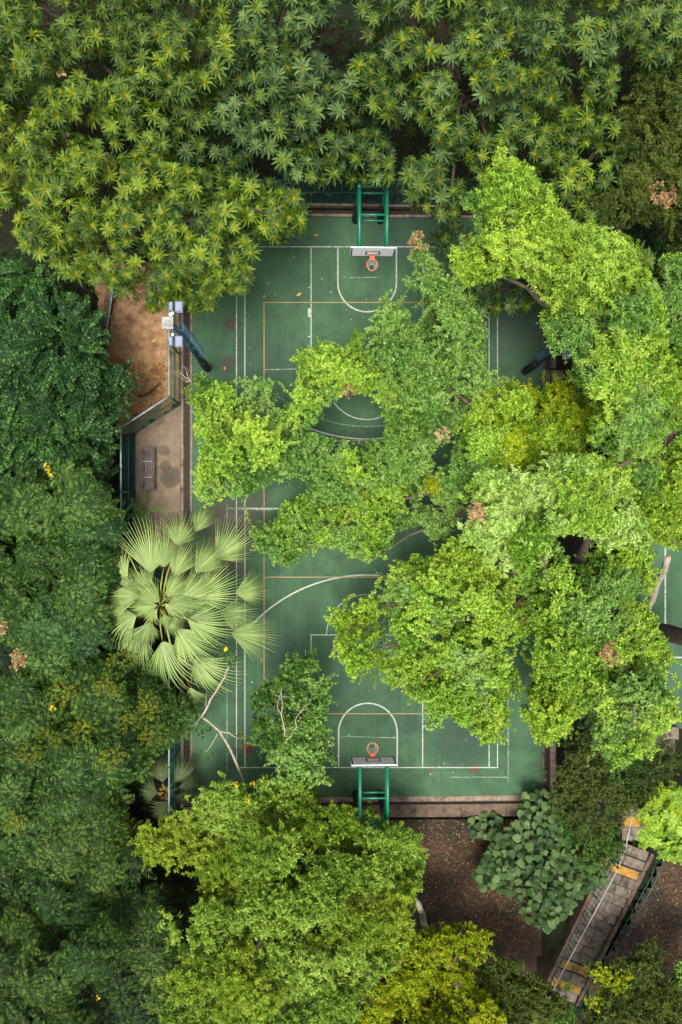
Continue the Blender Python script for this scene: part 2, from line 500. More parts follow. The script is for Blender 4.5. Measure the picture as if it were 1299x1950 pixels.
# drains with gratings, kerbs
def grating_mesh(length, width):
    m = MB()
    m.box((0, width / 2 - .012, 0), (length - .012, .024, .03))
    m.box((0, -width / 2 + .012, 0), (length - .012, .024, .03))
    k = int(length / 0.055)
    for i in range(k):
        m.box((-length / 2 + .03 + i * (length - .06) / (k - 1), 0, -.001), (.022, width - .026, .026))
    return m.mesh('grating', M_grate)
def drain(x0, y0, x1, y1, label, along_x):
    a, b = P(x0, y0), P(x1, y1)
    d = empty('drain_channel', ((a.x + b.x) / 2, (a.y + b.y) / 2, 0))
    tagp(d, label, 'drain', 'grated drains round the court')
    lx, ly = abs(a.x - b.x), abs(a.y - b.y)
    MB().box((0, 0, -0.13), (lx, ly, 0.04)).build('channel_bed', M_channel, d)
    L, w = (lx, ly) if along_x else (ly, lx)
    n = max(1, int(L / 0.62))
    gm = grating_mesh(L / n, w - 0.01)
    for i in range(n):
        g = link('grating', gm, d)
        g['kind'] = 'stuff'
        t = -L / 2 + (i + .5) * L / n
        g.location = (t, 0, -0.025) if along_x else (0, t, -0.025)
        if not along_x: g.rotation_euler = (0, 0, math.pi / 2)
drain(350, 411, 362, 1520, 'long grated drain between the court and the bench bay', False)
drain(1037, 411, 1047, 702, 'dark grated drain on the court side by the east pole', False)
drain(1037, 762, 1047, 1520, 'grated drain along the lower east court edge by the bushes', False)
drain(350, 398, 1047, 409.5, 'grated drain behind the upper hoop under the fence', True)
drain(350, 1524, 1047, 1535, 'grated drain behind the lower hoop beside brown earth', True)
def kerb(name, x0, y0, x1, y1, z1, mat, along_x, label, z0=-0.3, step=1.0):
    a, b = P(x0, y0), P(x1, y1)
    k = empty(name, ((a.x + b.x) / 2, (a.y + b.y) / 2, 0))
    tagp(k, label, None, None, 'structure')
    lx, ly = abs(a.x - b.x), abs(a.y - b.y)
    L, w = (lx, ly) if along_x else (ly, lx)
    n = max(1, int(L / step))
    g = L / n
    me = MB().box((0, 0, (z0 + z1) / 2), (g - .012, w, z1 - z0), bev=.012).mesh('kerb_stone', mat)
    for i in range(n):
        s = link('kerb_stone', me, k)
        t = -L / 2 + (i + .5) * g
        s.location = (t, random.uniform(-.006, .006), random.uniform(-.008, .006)) if along_x else (random.uniform(-.006, .006), t, random.uniform(-.008, .006))
        if not along_x: s.rotation_euler = (0, 0, math.pi / 2)
kerb('kerb_edging', 362.2, 411, 366.3, 1520, 0.012, M_kerb, False, 'pale kerb edging between drain and court on the bench side')
kerb('kerb_edging', 1033.3, 411, 1036.8, 1520, 0.012, M_brown, False, 'brown kerb edging on the east side of the court')
kerb('kerb_edging', 366.5, 409.7, 1033, 411.0, 0.010, M_kerb, True, 'thin kerb edging along the upper end of the court')
kerb('kerb_edging', 366.5, 1520.7, 1033, 1523.8, 0.012, M_kerb, True, 'thin pale kerb edging along the lower end of the court')
kerb('kerb', 344, 411, 349.8, 1537, 0.05, M_kerb, False, 'tan kerb carrying the bench side fence')
kerb('kerb', 344, 386.5, 1049, 397.8, 0.12, M_kerb, True, 'stained kerb under the fence behind the upper hoop', step=1.6)
kerb('kerb', 350, 1535.2, 1050, 1552, 0.10, M_brown, True, 'broad stained concrete kerb above the brown bank', z0=-0.75, step=2.0)
kerb('kerb', 1047.2, 762, 1058, 1533, 0.10, M_kerb, False, 'broad concrete kerb on the lower east side of the court')
kerb('kerb', 1047.2, 411, 1058, 702, 0.10, M_brown, False, 'brown kerb on the upper east side of the court')

# bench bay paving, dirt sheets
def poly_slab(name, pts, z0, z1, mat, parent=None):
    vs = [(*P(x, y).xy, z0) for x, y in pts] + [(*P(x, y).xy, z1) for x, y in pts]
    n = len(pts)
    fs = [tuple(range(n)), tuple(range(n, 2 * n))] + [(i, (i + 1) % n, n + (i + 1) % n, n + i) for i in range(n)]
    me = MB().add(vs, fs).mesh(name, mat)
    import bmesh
    bm = bmesh.new(); bm.from_mesh(me); bmesh.ops.recalc_face_normals(bm, faces=bm.faces); bm.to_mesh(me); bm.free()
    return link(name, me, parent)
pave = tagp(poly_slab('bay_paving', [(343.5, 772), (258, 826), (258, 1052), (343.5, 1108)], -0.3, 0.02, M_bay), 'tan concrete paving of the bench bay', None, None, 'structure')
def sheet(name, pts, z, mat, label, sub=14, bumpy=.03):
    """an uneven sheet of earth filling a traced outline"""
    xs_ = [p[0] for p in pts]; ys_ = [p[1] for p in pts]
    x0, x1, y0, y1 = min(xs_), max(xs_), min(ys_), max(ys_)
    nx_, ny_ = max(2, int((x1 - x0) / sub)), max(2, int((y1 - y0) / sub))
    vs, fs = [], []
    inside = {}
    P2 = np.array(pts, float)
    for j in range(ny_ + 1):
        for i in range(nx_ + 1):
            x, y = x0 + (x1 - x0) * i / nx_, y0 + (y1 - y0) * j / ny_
            w = P(x, y)
            zz = z if z is not None else gz(w.x, w.y) + 0.03
            w = P(x, y, zz)
            vs.append((w.x, w.y, zz + random.uniform(0, bumpy)))
            inside[(i, j)] = bool(inpoly(np.array([x]), np.array([y]), P2)[0])
    for j in range(ny_):
        for i in range(nx_):
            if sum(inside[q] for q in ((i, j), (i + 1, j), (i, j + 1), (i + 1, j + 1))) >= 2:
                a = j * (nx_ + 1) + i
                fs.append((a, a + nx_ + 1, a + nx_ + 2, a + 1))
    return tagp(MB().add(vs, fs).build(name, mat, smooth=True), label, None, None, 'structure')
def inpoly(x, y, poly):
    r = np.zeros(len(x), bool)
    n = len(poly)
    for i in range(n):
        (x1, y1), (x2, y2) = poly[i], poly[(i + 1) % n]
        if y1 == y2: continue
        c = ((y1 > y) != (y2 > y)) & (x < (x2 - x1) * (y - y1) / (y2 - y1) + x1)
        r ^= c
    return r
sheet('dirt_patch', [(180, 500), (343, 500), (343, 768), (258, 822), (235, 840), (190, 700)], -0.02, M_dirt, 'tan trodden dirt behind the green fence')
sheet('dirt_bank', [(640, 1560), (1062, 1560), (1062, 1640), (1010, 1880), (620, 1880)], None, M_darkdirt, 'dark brown littered bank below the lower hoop', 10, .05)
sheet('dirt_bank', [(1265, 1640), (1400, 1600), (1400, 1960), (1110, 1960), (1130, 1870)], None, M_darkdirt, 'dark brown littered bank beyond the stairs', 10, .05)

# second court at the edge of the frame
z2 = -0.62
a_, b_ = P(1190, 1030, z2), P(1480, 1386, z2)
court2 = MB().box(((a_.x + b_.x) / 2, (a_.y + b_.y) / 2, z2 - .15), (b_.x - a_.x, a_.y - b_.y, .3)).build('second_court', M_court2)
tagp(court2, 'second green court glimpsed between trees and stairs', None, None, 'structure')
line(1267, 1040, 1267, 1330, z=z2 + .004, parent=court2, zz=z2, w=.07)
line(1210, 1252, 1266, 1252, z=z2 + .004, parent=court2, zz=z2, w=.07)
line(1268.5, 1252, 1420, 1252, z=z2 + .005, parent=court2, zz=z2, w=.07)

# ------------------------------------------------------------------ basketball hoops
def hoop(sgn, x_axis, py_post, py_board, label):
    X0 = PX(x_axis)
    yp, yb = PY(py_post), PY(py_board)
    h = empty('basketball_hoop', (X0, yp, 0))
    if sgn < 0: h.rotation_euler = (0, 0, math.pi)
    tagp(h, label, 'hoop', 'basketball hoops at the two ends')
    d = -abs(yb - yp)                # local: board towards -Y
    hw = 0.55
    for s in (-1, 1):
        p = MB().tube([(s * hw, 0, 0), (s * hw, 0, 3.78)], 0.075, 14).tube([(s * hw, 0, 3.78), (s * hw, 0, 3.81)], [.085, .085], 14).build('post', M_green, h, True)
        q = MB().tube([(s * hw, 0, 0.02), (s * hw, 0, .06), (s * hw, 0, 2.0), (s * hw, 0, 2.06)], [.13, .16, .16, .12], 16).build('padding', M_pad, p, True)
        for z in (3.08, 3.72):
            MB().tube([(s * hw, 0, z), (s * hw, d + .07, z)], 0.066, 12).build('arm', M_green, h, True)
    for yy, zz in ((0, 3.72), (0, 3.08), (-1.12, 3.72), (-1.12, 3.08)):
        MB().tube([(-hw, yy, zz), (hw, yy, zz)], 0.045, 10).build('crossbar', M_green, h, True)
    MB().box((0, d + .035, 3.72), (2 * hw + .12, .07, .10)).box((0, d + .035, 3.08), (2 * hw + .12, .07, .10)).tube([(-hw, d + .04, 3.08), (-hw, d + .04, 3.72)], .03, 6).tube([(hw, d + .04, 3.08), (hw, d + .04, 3.72)], .03, 6).build('mounting_bracket', M_green, h)
    bd = MB().box((0, d - .02, 3.425), (1.80, .045, 1.05), bev=.008).build('backboard', M_board, h)
    f = d - .0455
    def bl(x0, x1, z0, z1): MB().box(((x0 + x1) / 2, f, (z0 + z1) / 2), (x1 - x0, .004, z1 - z0)).build('border_line', M_black, bd)
    bl(-.88, .88, 2.915, 2.965); bl(-.88, -.83, 2.967, 3.93); bl(.83, .88, 2.967, 3.93); bl(-.828, .828, 3.905, 3.93)
    bl(-.295, .295, 3.10, 3.15); bl(-.295, .295, 3.50, 3.55); bl(-.295, -.245, 3.152, 3.498); bl(.245, .295, 3.152, 3.498)
    rc = d - .045 - .15 - .225
    MB().box((0, d - .12, 3.05), (.20, .16, .03), bev=.006).box((0, d - .052, 3.0), (.20, .016, .13)).build('rim_plate', M_rim, h)
    MB().ring((0, rc, 3.05), .225, .015, 40, 8).build('rim', M_rim, h, True)
    net = MB()
    lv = [(0, .225), (-.12, .185), (-.24, .15), (-.34, .13), (-.42, .135)]
    for k in range(12):
        for e in (1, -1):
            net.tube([((r_ * math.cos(2 * math.pi * (k + e * i * .5) / 12)), rc + r_ * math.sin(2 * math.pi * (k + e * i * .5) / 12), 3.035 + dz) for i, (dz, r_) in enumerate(lv)], .007, 4)
    net.ring((0, rc, 3.035 - .42), .135, .006, 24, 4)
    net.build('net', M_net, h)['kind'] = 'stuff'
hoop(1, 700.2, 421, 527, 'green steel hoop with white backboard under the rosette leaved trees')
hoop(-1, 701.0, 1510, 1404, 'green steel hoop with white backboard above the brown bank')

# ------------------------------------------------------------------ chain-link fence
def link_panel(a, b, z0, z1, parent, pitch=0.085, r=0.0032):
    """real crossing wires between two posts"""
    a, b = Vector(a), Vector(b)
    L, Hh = (b - a).length, z1 - z0
    u = (b - a) / L
    m = MB()
    k = -Hh
    while k < L:
        for s in (1, -1):
            t0, t1 = max(k, 0), min(k + Hh, L)
            if t1 - t0 > .02:
                za, zb = (t0 - k), (t1 - k)
                if s < 0: za, zb = Hh - za, Hh - zb
                m.tube([a + u * t0 + Vector((0, 0, z0 + za)), a + u * t1 + Vector((0, 0, z0 + zb))], r, 3, False)
        k += pitch
    o = m.build('wire_mesh', M_fence, parent)
    o['kind'] = 'stuff'
def fence(pts, label, hgt=2.55, top=M_rail, spacing=2.4):
    w = [P(x, y) for x, y in pts]
    f = empty('chain_link_fence', w[0])
    tagp(f, label, 'fence')
    loc = [p - w[0] for p in w]
    for i in range(len(loc) - 1):
        a, b = loc[i], loc[i + 1]
        n = max(1, round((b - a).length / spacing))
        for k in range(n):
            q0, q1 = a.lerp(b, k / n), a.lerp(b, (k + 1) / n)
            MB().tube([q0 + Vector((0, 0, -.1)), q0 + Vector((0, 0, hgt + .04))], .042, 10).build('post', M_fence, f, True)
            for z, rr, mm in ((hgt, .035, top), (hgt * .5, .024, M_fence), (.10, .022, M_fence)):
                MB().tube([q0 + Vector((0, 0, z)), q1 + Vector((0, 0, z))], rr, 8).build('rail', mm, f, True)
            link_panel(q0, q1, .12, hgt - .03, f)
    MB().tube([loc[-1] + Vector((0, 0, -.1)), loc[-1] + Vector((0, 0, hgt + .04))], .042, 10).build('post', M_fence, f, True)
fence([(343, 392), (343, 771), (258, 826), (258, 1052), (343, 1109), (343, 1530)], 'green chain link fence stepping out around the bench bay')
fence([(347, 388.5), (1046, 388.5)], 'dark green chain link fence behind the upper hoop', top=M_fence)

# ------------------------------------------------------------------ bench, litter pieces in the bay
def bench():
    a, b = P(274, 853), P(298, 936)
    c = P(287, 895)
    t = empty('park_bench', (c.x, c.y, 0.02))
    tagp(t, 'dark slatted wooden bench with armrests in the fenced bay', 'bench')
    Lb = abs(b.y - a.y)
    for i in range(4):
        MB().box((-.10 + i * .105, 0, .43), (.088, Lb, .035), bev=.008).build('seat_slat', M_wood, t)
    for i in range(3):
        MB().box((-.20 - i * .035, 0, .55 + i * .115), (.03, Lb, .09), bev=.006).build('back_slat', M_wood, t)
    for s in (-1, 0, 1):
        y = s * (Lb / 2 - .2)
        MB().box((.16, y, .205), (.06, .06, .41)).build('leg', M_black, t)
        MB().box((-.15, y, .205), (.06, .06, .41)).build('leg', M_black, t)
        MB().tube([(-.18, y, .40), (-.30, y, .86)], .022, 6).build('back_support', M_black, t)
    for s in (-.18, .18):
        MB().tube([(-.18, s * Lb, .60), (.20, s * Lb, .62), (.22, s * Lb, .60), (.22, s * Lb, .44)], .02, 8).build('armrest', M_panel, t, True)
bench()

# ------------------------------------------------------------------ floodlight poles
def light_pole(base_px, label, arm_az, hgt=8.4):
    w = P(*base_px)
    t = empty('floodlight_pole', (w.x, w.y, 0))
    tagp(t, label, 'light pole', 'floodlight poles beside the court')
    MB().tube([(0, 0, .015), (0, 0, .03)], .22, 12).build('base_plate', M_navy, t)
    MB().tube([(0, 0, .03), (0, 0, 1.9), (0, 0, 1.94)], [.17, .17, .12], 14).build('padding', M_pad, t, True)
    MB().tube([(0, 0, .03), (0, 0, hgt)], [.13, .085], 14).build('pole', M_navy, t, True)
    ld = MB()
    for s in (-1, 1):
        ld.tube([(.28, s * .17, 3.0), (.28, s * .17, hgt - .2)], .016, 6)
    k = 3.1
    while k < hgt - .3:
        ld.tube([(.28, -.17, k), (.28, .17, k)], .012, 6)
        k += .28
    for z in (3.4, 5.0, hgt - .4):
        ld.tube([(.0, 0, z), (.28, .17, z)], .012, 5).tube([(0, 0, z), (.28, -.17, z)], .012, 5)
    ld.build('ladder', M_blue, t)
    MB().box((0, -.02, hgt + .03), (.06, 1.5, .07)).build('cross_arm', M_navy, t)
    MB().box((-.14, 0, hgt + .13), (.38, .40, .05), bev=.015).build('top_panel', M_panel, t)
    dm = MB()
    prof = [(.0, .075), (.05, .072), (.085, .045), (.10, .012)]
    dm.tube([(-.03, .28, hgt + .10 + a) for a, _ in prof], [b for _, b in prof], 14)
    dm.build('sensor_dome', M_lampw, t, True)
    for s in (-1, 1):
        y = s * .58 - .02
        ft = MB().box((.22, y, hgt + .02), (.25, .36, .20), bev=.03).build('floodlight', M_lamp, t)
        MB().box((-.04, y, hgt + .06), (.12, .30, .15), bev=.02).build('gear_box', M_lamp, ft)
        MB().box((.22, y, hgt - .1), (.21, .31, .015)).build('lamp_glass', M_lampw, ft)
        MB().tube([(.02, y - s * .22, hgt), (.02, y - s * .22, hgt + .12)], .05, 8).build('cable_gland', M_lampw, ft, True)
    t.rotation_euler = (0, 0, arm_az)
light_pole((396, 703), 'navy floodlight pole with grey lamps by the tan dirt', 0.0)
light_pole((1000, 707), 'dark floodlight pole leaning into view beside the plank steps', math.pi, 6.6)

# plank cover and steps to the second court
st = empty('entrance_steps', P(1050, 732))
tagp(st, 'brown plank cover and shallow steps on the court side', 'steps')
st_o = P(1050, 732)
for i in range(6):
    a, b = P(1033.6 + i * 2.35, 704), P(1033.6 + (i + 1) * 2.35 - .35, 760)
    MB().box(((a.x + b.x) / 2 - st_o.x, (a.y + b.y) / 2 - st_o.y, 0.01), (b.x - a.x, a.y - b.y, .05), bev=.006).build('plank', M_plank, st)
xe = [1049, 1062, 1075, 1088, 1103]
for i in range(4):
    a, b = P(xe[i], 704), P(xe[i + 1], 800)
    zt = -.02 - .13 * i
    MB().box(((a.x + b.x) / 2 - st_o.x, (a.y + b.y) / 2 - st_o.y, zt - .2), (b.x - a.x - .02, a.y - b.y, .4), bev=.015).build('step', M_plank if i % 2 else M_brown, st)

# ------------------------------------------------------------------ outdoor stairs at the lower corner
def stairs():
    top = Vector((1208, 1612)); bot = Vector((1062, 1894))
    t = empty('garden_stairs', P(1135, 1752, -1.8))
    tagp(t, 'worn concrete garden stairs with ochre warning strips, descending past bushes', 'stairs')
    o = t.location
    n = 17
    A0, B0 = P(top.x, top.y, -.9), P(bot.x, bot.y, -2.7)
    d = (B0 - A0); d.z = 0
    L = d.length
    d.normalize()
    s = Vector((-d.y, d.x, 0))             # towards the east edge
    rz = math.atan2(d.y, d.x)
    W = 1.6
    td = L / n
    for i in range(n):
        z = -.95 - (0 if i < 3 else (i - 2) * .12 if i < 13 else 10 * .12 if i < 15 else (i - 4) * .12)
        c = A0 + d * (td * (i + .5))
        cut = random.choice([.38, .5, .62, .45])
        for k in range(2):                 # two cast blocks to each tread
            w_ = W * (cut if k else 1 - cut)
            off = s * ((W / 2 - w_ / 2) * (1 if k else -1))
            MB().box((c.x + off.x - o.x, c.y + off.y - o.y, z - .2 - o.z + random.uniform(-.006, .006)), (td - .045, w_ - .016, .4), rz, bev=.022).build('tread', random.choice([M_step, M_step, M_step2]), t)
        if i in (2, 13, 14):
            if i == 14: continue
            MB().box((c.x - o.x, c.y - o.y, z + .008 - o.z), (td * .72, W * .86, .012), rz).build('warning_strip', M_tact, t)
        if i == 12:
            c2 = A0 + d * (td * 15.5)
            MB().box((c2.x - o.x, c2.y - o.y, -.95 - .12 * 11 + .008 - o.z), (td * .72, W * .86, .012), rz).build('warning_strip', M_tact, t)
    # side stringers
    for e, mm in ((-1, M_brown), (1, M_brown)):
        a = A0 + s * (e * (W / 2 + .09)); b = B0 + s * (e * (W / 2 + .09))
        c = (a + b) / 2
        m = MB()
        vs = []
        for q, zt in ((a, -.80), (b, -2.30)):
            for x in (-.085, .085):
                for z in (-1.0, 0):
                    p = q + s * x
                    vs.append((p.x - o.x, p.y - o.y, zt + z - o.z))
        m.add(vs, [(0, 1, 3, 2), (4, 6, 7, 5), (0, 4, 5, 1), (2, 3, 7, 6), (1, 5, 7, 3), (0, 2, 6, 4)])
        m.build('stringer', mm, t)
    # upper landing and flight, running up under the trees
    for i in range(9):
        y0 = 1600 - i * 24
        zt = -.93 + (0 if i < 3 else (i - 2) * .12)
        xo = 1215 + max(0, i - 2) * 7
        a, b = P(xo - 30, y0 - 22.8, zt), P(xo + 36, y0, zt)
        MB().box(((a.x + b.x) / 2 - o.x, (a.y + b.y) / 2 - o.y, zt - .2 - o.z), (b.x - a.x, a.y - b.y, .4), bev=.014).build('tread', random.choice([M_step, M_step2]), t)
        if i == 1:
            MB().box(((a.x + b.x) / 2 - o.x, (a.y + b.y) / 2 - o.y, zt + .008 - o.z), (b.x - a.x - .1, (a.y - b.y) * .75, .012)).build('warning_strip', M_tact, t)
    return t, A0, d, s, W, L
stt, A0, sd, ss, SW, SL = stairs()
def handrail(label, side, topmat, off):
    r = empty('handrail', A0 + ss * side * (SW / 2 + off))
    tagp(r, label, 'handrail', 'handrails of the garden stairs')
    o = r.location
    z_at = lambda t: -.93 - 1.75 * max(0, min(1, (t - .12) / .85))
    n = 9
    pts, mid = [], []
    for i in range(n + 1):
        t = i / n
        p = A0 + sd * (SL * t) + ss * side * (SW / 2 + off) - o
        z = z_at(t) - o.z
        pts.append(Vector((p.x, p.y, z + .98)))
        mid.append(Vector((p.x, p.y, z + .52)))
        MB().tube([(p.x, p.y, z - .08), (p.x, p.y, z + .97)], .024, 8).build('post', M_fence, r, True)
    MB().tube(pts, .02, 8).build('top_rail', topmat, r, True)
    MB().tube(mid, .02, 8).build('middle_rail', M_fence, r, True)
    if side < 0:
        for i in range(n):
            for k in range(1, 4):
                p = mid[i].lerp(mid[i + 1], k / 4)
                MB().tube([(p.x, p.y, p.z - .45), (p.x, p.y, p.z + .46)], .010, 5).build('baluster', M_fence, r)
        up = [pts[0], P(1203, 1560, .05) - o, P(1203, 1500, .25) - o]
        MB().tube(up, .026, 8).build('top_rail', topmat, r, True)
    else:
        up = [pts[0], P(1290, 1590, .10) - o]
        MB().tube(up, .026, 8).build('top_rail', topmat, r, True)
handrail('pale topped handrail with balusters on the bush side of the stairs', -1 if ss.x > 0 else 1, M_railw, .04)
handrail('dark green double handrail on the bare earth side of the stairs', 1 if ss.x > 0 else -1, M_fence, .16)

# edge wall and grey pipe rail left of the dirt
w0, w1 = P(190, 700), P(222, 520)
wl_ = empty('retaining_wall', (w0 + w1) / 2)
tagp(wl_, 'low brown retaining wall of blocks beside the tan dirt', 'wall')
dv = (w1 - w0); L = dv.length; rz = math.atan2(dv.y, dv.x)
for row in range(2):
    for i in range(9):
        p = w0.lerp(w1, (i + .5) / 9) - wl_.location
        MB().box((p.x, p.y, .14 + row * .29), (L / 9 - .015, .28, .28), rz, bev=.015).build('block', M_brown, wl_)
pr = empty('pipe_rail', P(205, 685))
tagp(pr, 'slim grey pipe rail along the low brown wall', 'railing')
o = pr.location
q0, q1 = P(206, 690), P(231, 530)
MB().tube([q0 - o + Vector((0, 0, .95)), q1 - o + Vector((0, 0, .95))], .03, 8).build('rail', M_rail, pr, True)
for k in range(5):
    q = q0.lerp(q1, k / 4) - o
    MB().tube([q, q + Vector((0, 0, .94))], .024, 8).build('post', M_rail, pr, True)

# ------------------------------------------------------------------ foliage engine
def leaf_tris(L, Wd, fold=.25, curl=.15):
    """one small leaf along +X: 4 points, 2 folded triangles"""
    return np.array([(0, 0, 0), (L * .45, -Wd / 2, fold * Wd), (L, 0, -curl * L), (L * .45, Wd / 2, fold * Wd)]), np.array([(0, 1, 2), (0, 2, 3)])
def rot(az, el):
    """X axis turned to azimuth az and elevation el"""
    ca, sa, ce, se = math.cos(az), math.sin(az), math.cos(el), math.sin(el)
    x = np.array([ca * ce, sa * ce, se]); y = np.array([-sa, ca, 0]); z = np.cross(x, y)
    return np.stack([x, y, z], 1)
def join(parts):
    vs, fs, ids = [], [], []
    k = 0
    for i, (v, f) in enumerate(parts):
        vs.append(v); fs.append(f + k); ids.append(np.full(len(v), i)); k += len(v)
    return np.concatenate(vs), np.concatenate(fs), np.concatenate(ids)
def tmpl_spray(n, L, Wd, stem, seed, el0=.1, el1=.9, curl=.2):
    """twig along +Z with leaves spiralling round it"""
    r = random.Random(seed)
    parts = []
    for i in range(n):
        t = (i + .5) / n
        v, f = leaf_tris(L * r.uniform(.75, 1.15) * (1 - .3 * t), Wd * r.uniform(.8, 1.15), .25, curl)
        M = rot(i * 2.4 + r.uniform(-.4, .4), el0 + (el1 - el0) * t + r.uniform(-.42, .42))
        parts.append((v @ M.T + np.array([r.uniform(-.01, .01), r.uniform(-.01, .01), stem * t]), f))
    return join(parts)
def tmpl_pinnate(nl, pairs, Lr, Ll, Wl, seed, el=.35, droop=.5):
    """a tuft of feather-shaped compound leaves round +Z"""
    r = random.Random(seed)
    parts = []
    for k in range(nl):
        az = k * 2 * math.pi / nl + r.uniform(-.4, .4)
        e0 = el + r.uniform(-.2, .25)
        M0 = rot(az, 0)
        Lk = Lr * r.uniform(.75, 1.15)
        for i in range(pairs):
            t = (i + 1) / pairs
            x = Lk * t * math.cos(e0); z = Lk * t * math.sin(e0) - droop * Lk * t * t
            sl = math.tan(e0) - 2 * droop * t
            g = math.sin(math.pi * (.2 + .72 * t)) ** .6
            for s in (-1, 1):
                v, f = leaf_tris(Ll * g * r.uniform(.85, 1.1), Wl * r.uniform(.85, 1.1), .15, .18)
                a = s * (1.15 - .45 * t)
                Ml = rot(a, math.atan(sl) * .6 + r.uniform(-.12, .12))
                p = v @ Ml.T + np.array([x, 0, z])
                parts.append((p @ M0.T, f))
    return join(parts)
def tmpl_branchlet(pairs, Lr, Ll, Wl, seed, droop=.25):
    """one long arching shoot with leaflets in two rows, along +X, slightly below horizontal at the tip"""
    r = random.Random(seed)
    parts = []
    for i in range(pairs):
        t = (i + .6) / pairs
        x, z = Lr * t, -droop * Lr * t * t + .10 * Lr * t
        for s in (-1, 1):
            v, f = leaf_tris(Ll * r.uniform(.8, 1.15) * (1 - .35 * t), Wl * r.uniform(.85, 1.1), .12, .2)
            Ml = rot(s * (1.1 - .3 * t) + r.uniform(-.15, .15), -.15 + r.uniform(-.2, .2))
            parts.append((v @ Ml.T + np.array([x, 0, z]), f))
    return join(parts)
def place(T, pos, axis, roll, scale, tint_twig, spread, rng, frame=None):
    """copies of a template at points -> big vertex/triangle arrays with tint per leaf"""
    v, f, ids = T
    N = len(pos)
    if frame is None:
        a = axis / np.linalg.norm(axis, axis=1, keepdims=True)
        h = np.where(np.abs(a[:, 2:3]) < .95, np.array([[0, 0, 1.]]), np.array([[1., 0, 0]]))
        x = np.cross(h, a); x /= np.linalg.norm(x, axis=1, keepdims=True)
        y = np.cross(a, x)
        c, s = np.cos(roll)[:, None], np.sin(roll)[:, None]
        Fm = np.stack([x * c + y * s, -x * s + y * c, a], 2)
    else:
        Fm = frame
    V = np.einsum('nij,vj->nvi', Fm, v) * scale[:, None, None] + pos[:, None, :]
    Fc = f[None] + (np.arange(N) * len(v))[:, None, None]
    nl = ids.max() + 1
    tl = tint_twig[:, None] + rng.normal(0, spread, (N, nl))
    return V.reshape(-1, 3), Fc.reshape(-1, 3), np.clip(tl[:, ids], 0, 1).ravel()

def darts(poly, holes, spacing, rng, tries=6000, cap=400):
    P2 = np.array(poly, float)
    lo, hi = P2.min(0), P2.max(0)
    pts = []
    X = rng.uniform(lo[0], hi[0], tries); Y = rng.uniform(lo[1], hi[1], tries)
    ok = inpoly(X, Y, P2)
    for h in holes: ok &= ~inpoly(X, Y, np.array(h, float))
    for x, y in zip(X[ok], Y[ok]):
        if all((x - a) ** 2 + (y - b) ** 2 > spacing ** 2 for a, b in pts):
            pts.append((x, y))
            if len(pts) >= cap: break
    return np.array(pts)
def edge_dist(x, y, poly):
    P2 = np.array(poly, float)
    d = np.full(len(x), 1e9)
    for i in range(len(P2)):
        a, b = P2[i], P2[(i + 1) % len(P2)]
        ab = b - a
        t = np.clip(((x - a[0]) * ab[0] + (y - a[1]) * ab[1]) / max(ab @ ab, 1e-9), 0, 1)
        d = np.minimum(d, np.hypot(x - a[0] - t * ab[0], y - a[1] - t * ab[1]))
    return d
def limb_path(a, b, rng, sag=.12, n=6):
    a, b = Vector(a), Vector(b)
    L = (b - a).length
    out = []
    for i in range(n + 1):
        t = i / n
        p = a.lerp(b, t)
        p.z += L * sag * math.sin(math.pi * t)
        if 0 < i < n: p += Vector(rng.normal(0, .03 * L / 2, 3))
        out.append(p)
    return out
def make_trunk(t, base, fork, lump_w, bark, rng, r0=.22, every=3, maxl=12, holes=()):
    o = t.location
    b, fk = Vector(base), Vector(fork)
    pts = limb_path(b, fk, rng, 0, 6)
    rad = [r0 * (1.35 if i == 0 else 1.05 - .4 * i / 6) for i in range(7)]
    MB().tube([p - o for p in pts], rad, 10).build('trunk', bark, t, True)
    idx = list(range(0, len(lump_w), every))[:maxl]
    for i in idx:
        e = Vector(lump_w[i]) - Vector((0, 0, .45))
        q = limb_path(fk - Vector((0, 0, .15)), e, rng, .10, 6)
        if holes:
            dn = np.array([q[k].lerp(q[k + 1], f) for k in range(6) for f in (0, .33, .66)])
            hx, hy = proj(dn)
            if any(inpoly(hx, hy, np.array(h, float)).any() for h in holes): continue
        MB().tube([p - o for p in q], [r0 * .5 * (1 - .82 * k / 6) + .012 for k in range(7)], 7).build('limb', bark, t, True)

